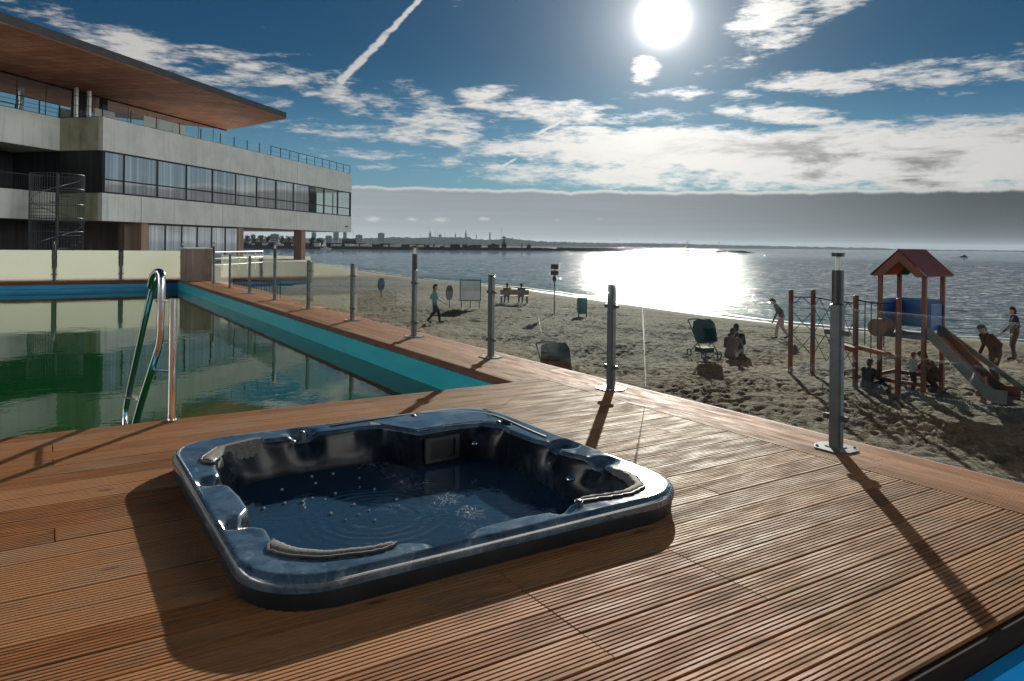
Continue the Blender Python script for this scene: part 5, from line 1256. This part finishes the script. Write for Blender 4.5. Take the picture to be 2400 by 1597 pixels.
far_block('square dark high rise hotel on the skyline, right of the lower grey block', 893, 547, 15, 2600, M['town'], 5)
far_block('dark hall building with sloping roof on the harbour quay', 818, 565, 32, 640, M['rock'], 0, roof=2.0)
for px, wd, lab in ((624, 10, 'white gabled boathouse under the first shore trees'), (668, 12, 'white kiosk below the trees left of the column'), (700, 8, 'small white hut partly behind the far column'), (743, 14, 'white gabled house before the bushy tree right of the column')):
    far_block(lab, px, 570, wd, 560, M['townlight'], 0, roof=1.2, name='harbour_house', cat='house')
def spire(label, px, py_top, wpx, d_, py_shoulder, base_py=559):
    c = at(px, 575, d_); wm = wpx * d_ / F; zt = at(px, py_top, d_).z; zs = at(px, py_shoulder, d_).z; zb = at(px, base_py, d_).z - 10
    r = thing('church_tower', label, 'church', (c.x, d_, zb)); h1 = zs - zb
    MB().box(-wm / 2, wm / 2, -wm / 2, wm / 2, 0, h1).build('tower', M['town'], r)
    MB().cyl(0, 0, h1, h1 + (zt - zs) * .35, wm * .62, wm * .28, 8).build('helm', M['town'], r); MB().cyl(0, 0, h1 + (zt - zs) * .35, zt - zb, wm * .28, .3, 8).build('spire', M['town'], r)
    MB().box(wm * .5, wm * 2.2, -wm * .4, wm * .4, 0, h1 * .6).build('nave', M['town'], r)
spire('slender church spire at the left of the old town skyline', 1008, 541, 4.5, 3600, 549); spire('tallest church spire at the right end of the old town hill', 1091.5, 538, 4.5, 3600, 550)
spire('small pointed town hall tower in the middle of the old town', 1067, 546, 3, 3600, 552); spire('broad domed church on the old town hill', 1031, 548, 7, 3600, 552)
spire('small tower farthest right on the wooded skyline', 1201, 556, 3, 3600, 559)
def pole(name, label, cat, px, py_top, d_, r0, r1, base=None, group=None):
    c = at(px, 575, d_); zb = SEA + .5 if base is None else base; zt = at(px, py_top, d_).z; o = thing(name, label, cat, (c.x, d_, zb), 0, group)
    MB().cyl(0, 0, 0, zt - zb, r0, r1, 8).build('shaft', M['town'], o); MB().box(-r0 * 1.6, r0 * 1.6, -r0 * 1.6, r0 * 1.6, 0, r0 * 2).build('foot', M['town'], o); return o
pole('chimney', 'tall factory chimney alone on the skyline', 'chimney', 1148, 545, 3500, 4.0, 3.0)
pole('chimney', 'thin low chimney right of the tallest spire', 'chimney', 1116, 550, 3500, 2.4, 1.8)
pole('chimney', 'thin chimney far right beyond the sunlit water', 'chimney', 1685, 566, 4600, 2.5, 1.5)
# moored and sailing boats
M['hull'] = far_mat('boat_hull', (.55, .56, .56), (.45, .46, .47), .5); M['hulldark'] = far_mat('dark_boat_hull', (.04, .05, .07), (.03, .035, .05), .5); M['sail'] = far_mat('sail_cloth', (.8, .8, .78), (.72, .72, .70), .3)
def boat(label, px, py_top, d_, hull='hull', L=9, sail=False, group='sailing boats in the harbour', rz=0.3):
    c = at(px, 575, d_); zt = at(px, py_top, d_).z; r = thing('sailing_boat', label, 'boat', (c.x, d_, SEA), rz, group)
    dk_ = [(-L / 2, 0), (-L * .35, -L * .15), (L * .2, -L * .15), (L / 2, 0), (L * .2, L * .15), (-L * .35, L * .15)]
    n_ = 6; MB().add([(x * .86, y * .6, -.3) for x, y in dk_] + [(x, y, 1.0) for x, y in dk_], [tuple(reversed(range(6))), tuple(range(6, 12))] + [(i, (i + 1) % 6, 6 + (i + 1) % 6, 6 + i) for i in range(6)]).build('hull', M[hull], r)
    MB().bbox(-L * .2, L * .15, -L * .08, L * .08, 1.0, 1.7, .1).build('cabin', M['townlight'], r)
    MB().cyl(L * .05, 0, 1.0, zt - SEA, .14, .09, 6).build('mast', M['town'], r)
    if sail:
        h_ = zt - SEA; MB().add([(L * .0, -.03, 2.0), (-L * .42, -.03, 2.0), (L * .0, -.03, h_ * .96), (L * .0, .03, 2.0), (-L * .42, .03, 2.0), (L * .0, .03, h_ * .96)], [(0, 1, 2), (5, 4, 3), (0, 3, 4, 1), (1, 4, 5, 2), (2, 5, 3, 0)]).build('sail', M['sail'], r)
    return r
boat('sailing boat with white sail close to the shore right of the far column', 764, 561, 520, L=8, sail=True, group=None)
boat('sailing boat crossing the sun glitter behind the long breakwater', 1611, 562, 900, 'hulldark', 10, True, None)
bt = boat('yacht with the tallest mast on the skyline, right of the chimney', 1174, 534, 640, 'hulldark', 15, group=None)
for px, py, lab in ((588, 549, 'leftmost moored yacht mast before the shore trees'), (597, 552, 'moored yacht beside the leftmost one before the shore trees'), (826, 541, 'moored yacht with tall mast right beside the end of the building'),
                    (852, 552, 'moored yacht between the grey block and the dark hotel'), (866, 550, 'moored yacht just left of the dark hotel'), (915, 556, 'moored yacht right of the dark hotel'),
                    (985, 549, 'moored yacht left of the slender spire'), (1004, 531, 'moored yacht with very tall mast left of the slender spire'), (1019, 539, 'moored yacht with tall mast between spire and dome'),
                    (1024, 544, 'moored yacht close beside the tall mast near the dome'), (1041, 543, 'moored yacht right of the domed church'), (1056, 552, 'moored yacht left of the town hall tower'), (1127, 556, 'moored yacht far right before the chimney'),
                    (1095, 566, 'small moored boat below the tallest spire'), (1162, 553, 'moored yacht between chimney and tallest mast'), (1222, 570, 'small boat on the open end of the breakwater')):
    boat(lab, px, py, random.uniform(600, 680), random.choice(['hull', 'hulldark']), random.uniform(7, 10), rz=random.uniform(-.4, .6))
# harbour tower with pilot house, lamp beacon, motor boat
r = far_block('dark harbour pilot house with radar mast on the breakwater', 1182, 571, 10, 620, M['rock'], 2, name='pilot_house', cat='building'); MB().cyl(0, 3, 6, 12, .8, .4, 8).build('radar_mast', M['rock'], r); MB().box(-2, 2, 2.5, 3.5, 10, 10.8).build('radar', M['rock'], r)
far_block('long low warehouse left of the pilot house on the breakwater', 1158, 574, 26, 620, M['rock'], 1, name='warehouse')
pole('beacon', 'small dark beacon on the breakwater right of the pilot house', 'beacon', 1223, 571, 625, .7, .5); far_block('small hut on the breakwater right of the beacon', 1240, 576, 9, 625, M['rock'], 0, roof=1, name='hut', cat='hut')
pole('beacon', 'small beacon pole on the rocky islet', 'beacon', 1699, 581, 645, .35, .2)
c = at(2259, 601.5, 250); c = G(2259, 603.5, SEA); mbt = thing('motor_boat', 'small motor boat racing left to right leaving a white wake, far right', 'boat', c, R_(4))
dk_ = [(-2.2, -.8), (1.0, -.8), (2.6, 0), (1.0, .8), (-2.2, .8)]; MB().add([(x * .9, y * .7, -.1) for x, y in dk_] + [(x, y, .8) for x, y in dk_], [tuple(reversed(range(5))), tuple(range(5, 10))] + [(i, (i + 1) % 5, 5 + (i + 1) % 5, 5 + i) for i in range(5)]).build('hull', M['hulldark'], mbt)
MB().bbox(-.3, .9, -.5, .5, .8, 1.5, .1).build('cabin', M['hulldark'], mbt)
M['foamw'] = mat('sea_foam', (.8, .82, .82), .6); mb = MB(); n_ = 24
vs = []
for k in range(n_ + 1):
    f = k / n_; vs += [(c.x - 2.5 - f * 13, c.y + f * .5 - .4 - .3 * math.sin(f * 19), SEA + .06), (c.x - 2.5 - f * 13, c.y + f * .5 + .5 + .3 * math.sin(f * 23), SEA + .06), (c.x - 2.5 - f * 13, c.y + f * .5 + .1, SEA + .06 + .5 * (1 - f))]
fs = [(3 * k + a, 3 * (k + 1) + a, 3 * (k + 1) + b_, 3 * k + b_) for k in range(n_) for a, b_ in ((0, 2), (2, 1))]
tag(mb.add(vs, fs).build('wake', M['foamw']), kind='stuff', label='white foaming wake behind the motor boat')
# shore trees
def tree(label, px, py_top, d_, wpx, seed, name='shore_tree'):
    rn = random.Random(seed); c = at(px, 575, d_); zt = at(px, py_top, d_).z; zb = SEA + 2; hgt_ = zt - zb; wm = wpx * d_ / F
    r = thing(name, label, 'tree', (c.x, d_, zb), 0, 'trees along the harbour shore')
    tr_ = MB().tube([(0, 0, 0), (.1, 0, hgt_ * .3), (0, .1, hgt_ * .7)], [hgt_ * .04, hgt_ * .03, hgt_ * .01], 6)
    for k in range(5): a = k * 1.3; tr_.tube([(0, 0, hgt_ * (.28 + .06 * k)), (wm * .3 * math.cos(a), wm * .3 * math.sin(a), hgt_ * (.5 + .07 * k))], [hgt_ * .018, hgt_ * .006], 5)
    tr_.build('trunk', M['rock'], r); mb_ = MB(); 
    lobes = [(rn.uniform(-.3, .3) * wm, rn.uniform(-.3, .3) * wm, hgt_ * rn.uniform(.4, .85), wm * rn.uniform(.18, .3)) for _ in range(9)]
    for k in range(700):
        lx, ly, lz, lr = lobes[k % 9]; v_ = Vector((rn.gauss(0, 1), rn.gauss(0, 1), rn.gauss(0, 1))).normalized() * lr * rn.uniform(.55, 1.0)
        p_ = Vector((lx, ly, lz)) + v_; s_ = rn.uniform(.25, .5); ax = Vector((rn.gauss(0, 1), rn.gauss(0, 1), rn.gauss(0, 1))).normalized(); bx = ax.cross(Vector((.3, .5, .8))).normalized()
        mb_.add([p_, p_ + ax * s_, p_ + ax * s_ + bx * s_, p_ + bx * s_], [(0, 1, 2, 3)])
    mb_.build('crown', M['leaf'], r, recalc=False)
for i, (px, py, w_, lab) in enumerate([(582, 552, 20, 'shore tree at the left beside the building wall, cut by the pillar'), (596, 549, 20, 'rounded shore tree second from the pillar'), (610, 551, 18, 'shore tree in the first clump just left of a small gap'), (627, 550, 16, 'shore tree left of the glazed blue block'),
                                (660, 552, 20, 'shore tree right of the glazed blue block'), (677, 552, 20, 'shore tree in the middle between glazed block and column'), (692, 552, 16, 'shore tree touching the column from the left'), (731, 556, 16, 'shore tree directly right of the column'), (750, 554, 20, 'broad bushy shore tree right of the column behind the white house')]):
    tree(lab, px, py, 560 + (i % 3) * 12, w_, 20 + i)
# scattered masts and sheds read as one mass along the quay
mb = MB(); rn = random.Random(11)
for k in range(90):
    px = rn.uniform(560, 1120); d_ = rn.uniform(540, 570) + (px - 560) * .08; c = at(px, 579, d_); h_ = rn.uniform(.8, 2.6); l_ = rn.uniform(1.5, 4)
    mb.box(c.x - l_, c.x + l_, d_ - 1, d_ + 1, SEA + 1.2, SEA + 2.2 + h_)
tag(mb.build('quay_clutter', M['rock']), kind='stuff', label='dark clutter of sheds and cars along the harbour quay')
mb = MB()
for k in range(60):
    px = rn.uniform(560, 1060); d_ = rn.uniform(535, 560) + (px - 560) * .08; c = at(px, 579, d_); l_ = rn.uniform(.8, 2.2)
    mb.box(c.x - l_, c.x + l_, d_ - 3, d_ - 1.5, SEA + 2.2, SEA + 3.2 + rn.uniform(0, 1))
tag(mb.build('parked_boats', M['townlight']), kind='stuff', label='pale small boats and cars crowded along the quay')

# ------------------------------------------------------------------ haze over the bay
m_ = bpy.data.materials.new('haze'); m_.use_nodes = True; t = NT(m_.node_tree); t.n.clear(); o_ = t.new('ShaderNodeOutputMaterial')
pv = t.new('ShaderNodeVolumePrincipled'); pv.inputs['Color'].default_value = (.60, .74, .88, 1); pv.inputs['Density'].default_value = 4e-5; pv.inputs['Anisotropy'].default_value = .2
t.link(pv.outputs[0], o_.inputs['Volume'])
hz = MB().box(-14500, 14500, -14500, 14500, -7.2, 110).build('haze', m_); tag(hz, kind='stuff')
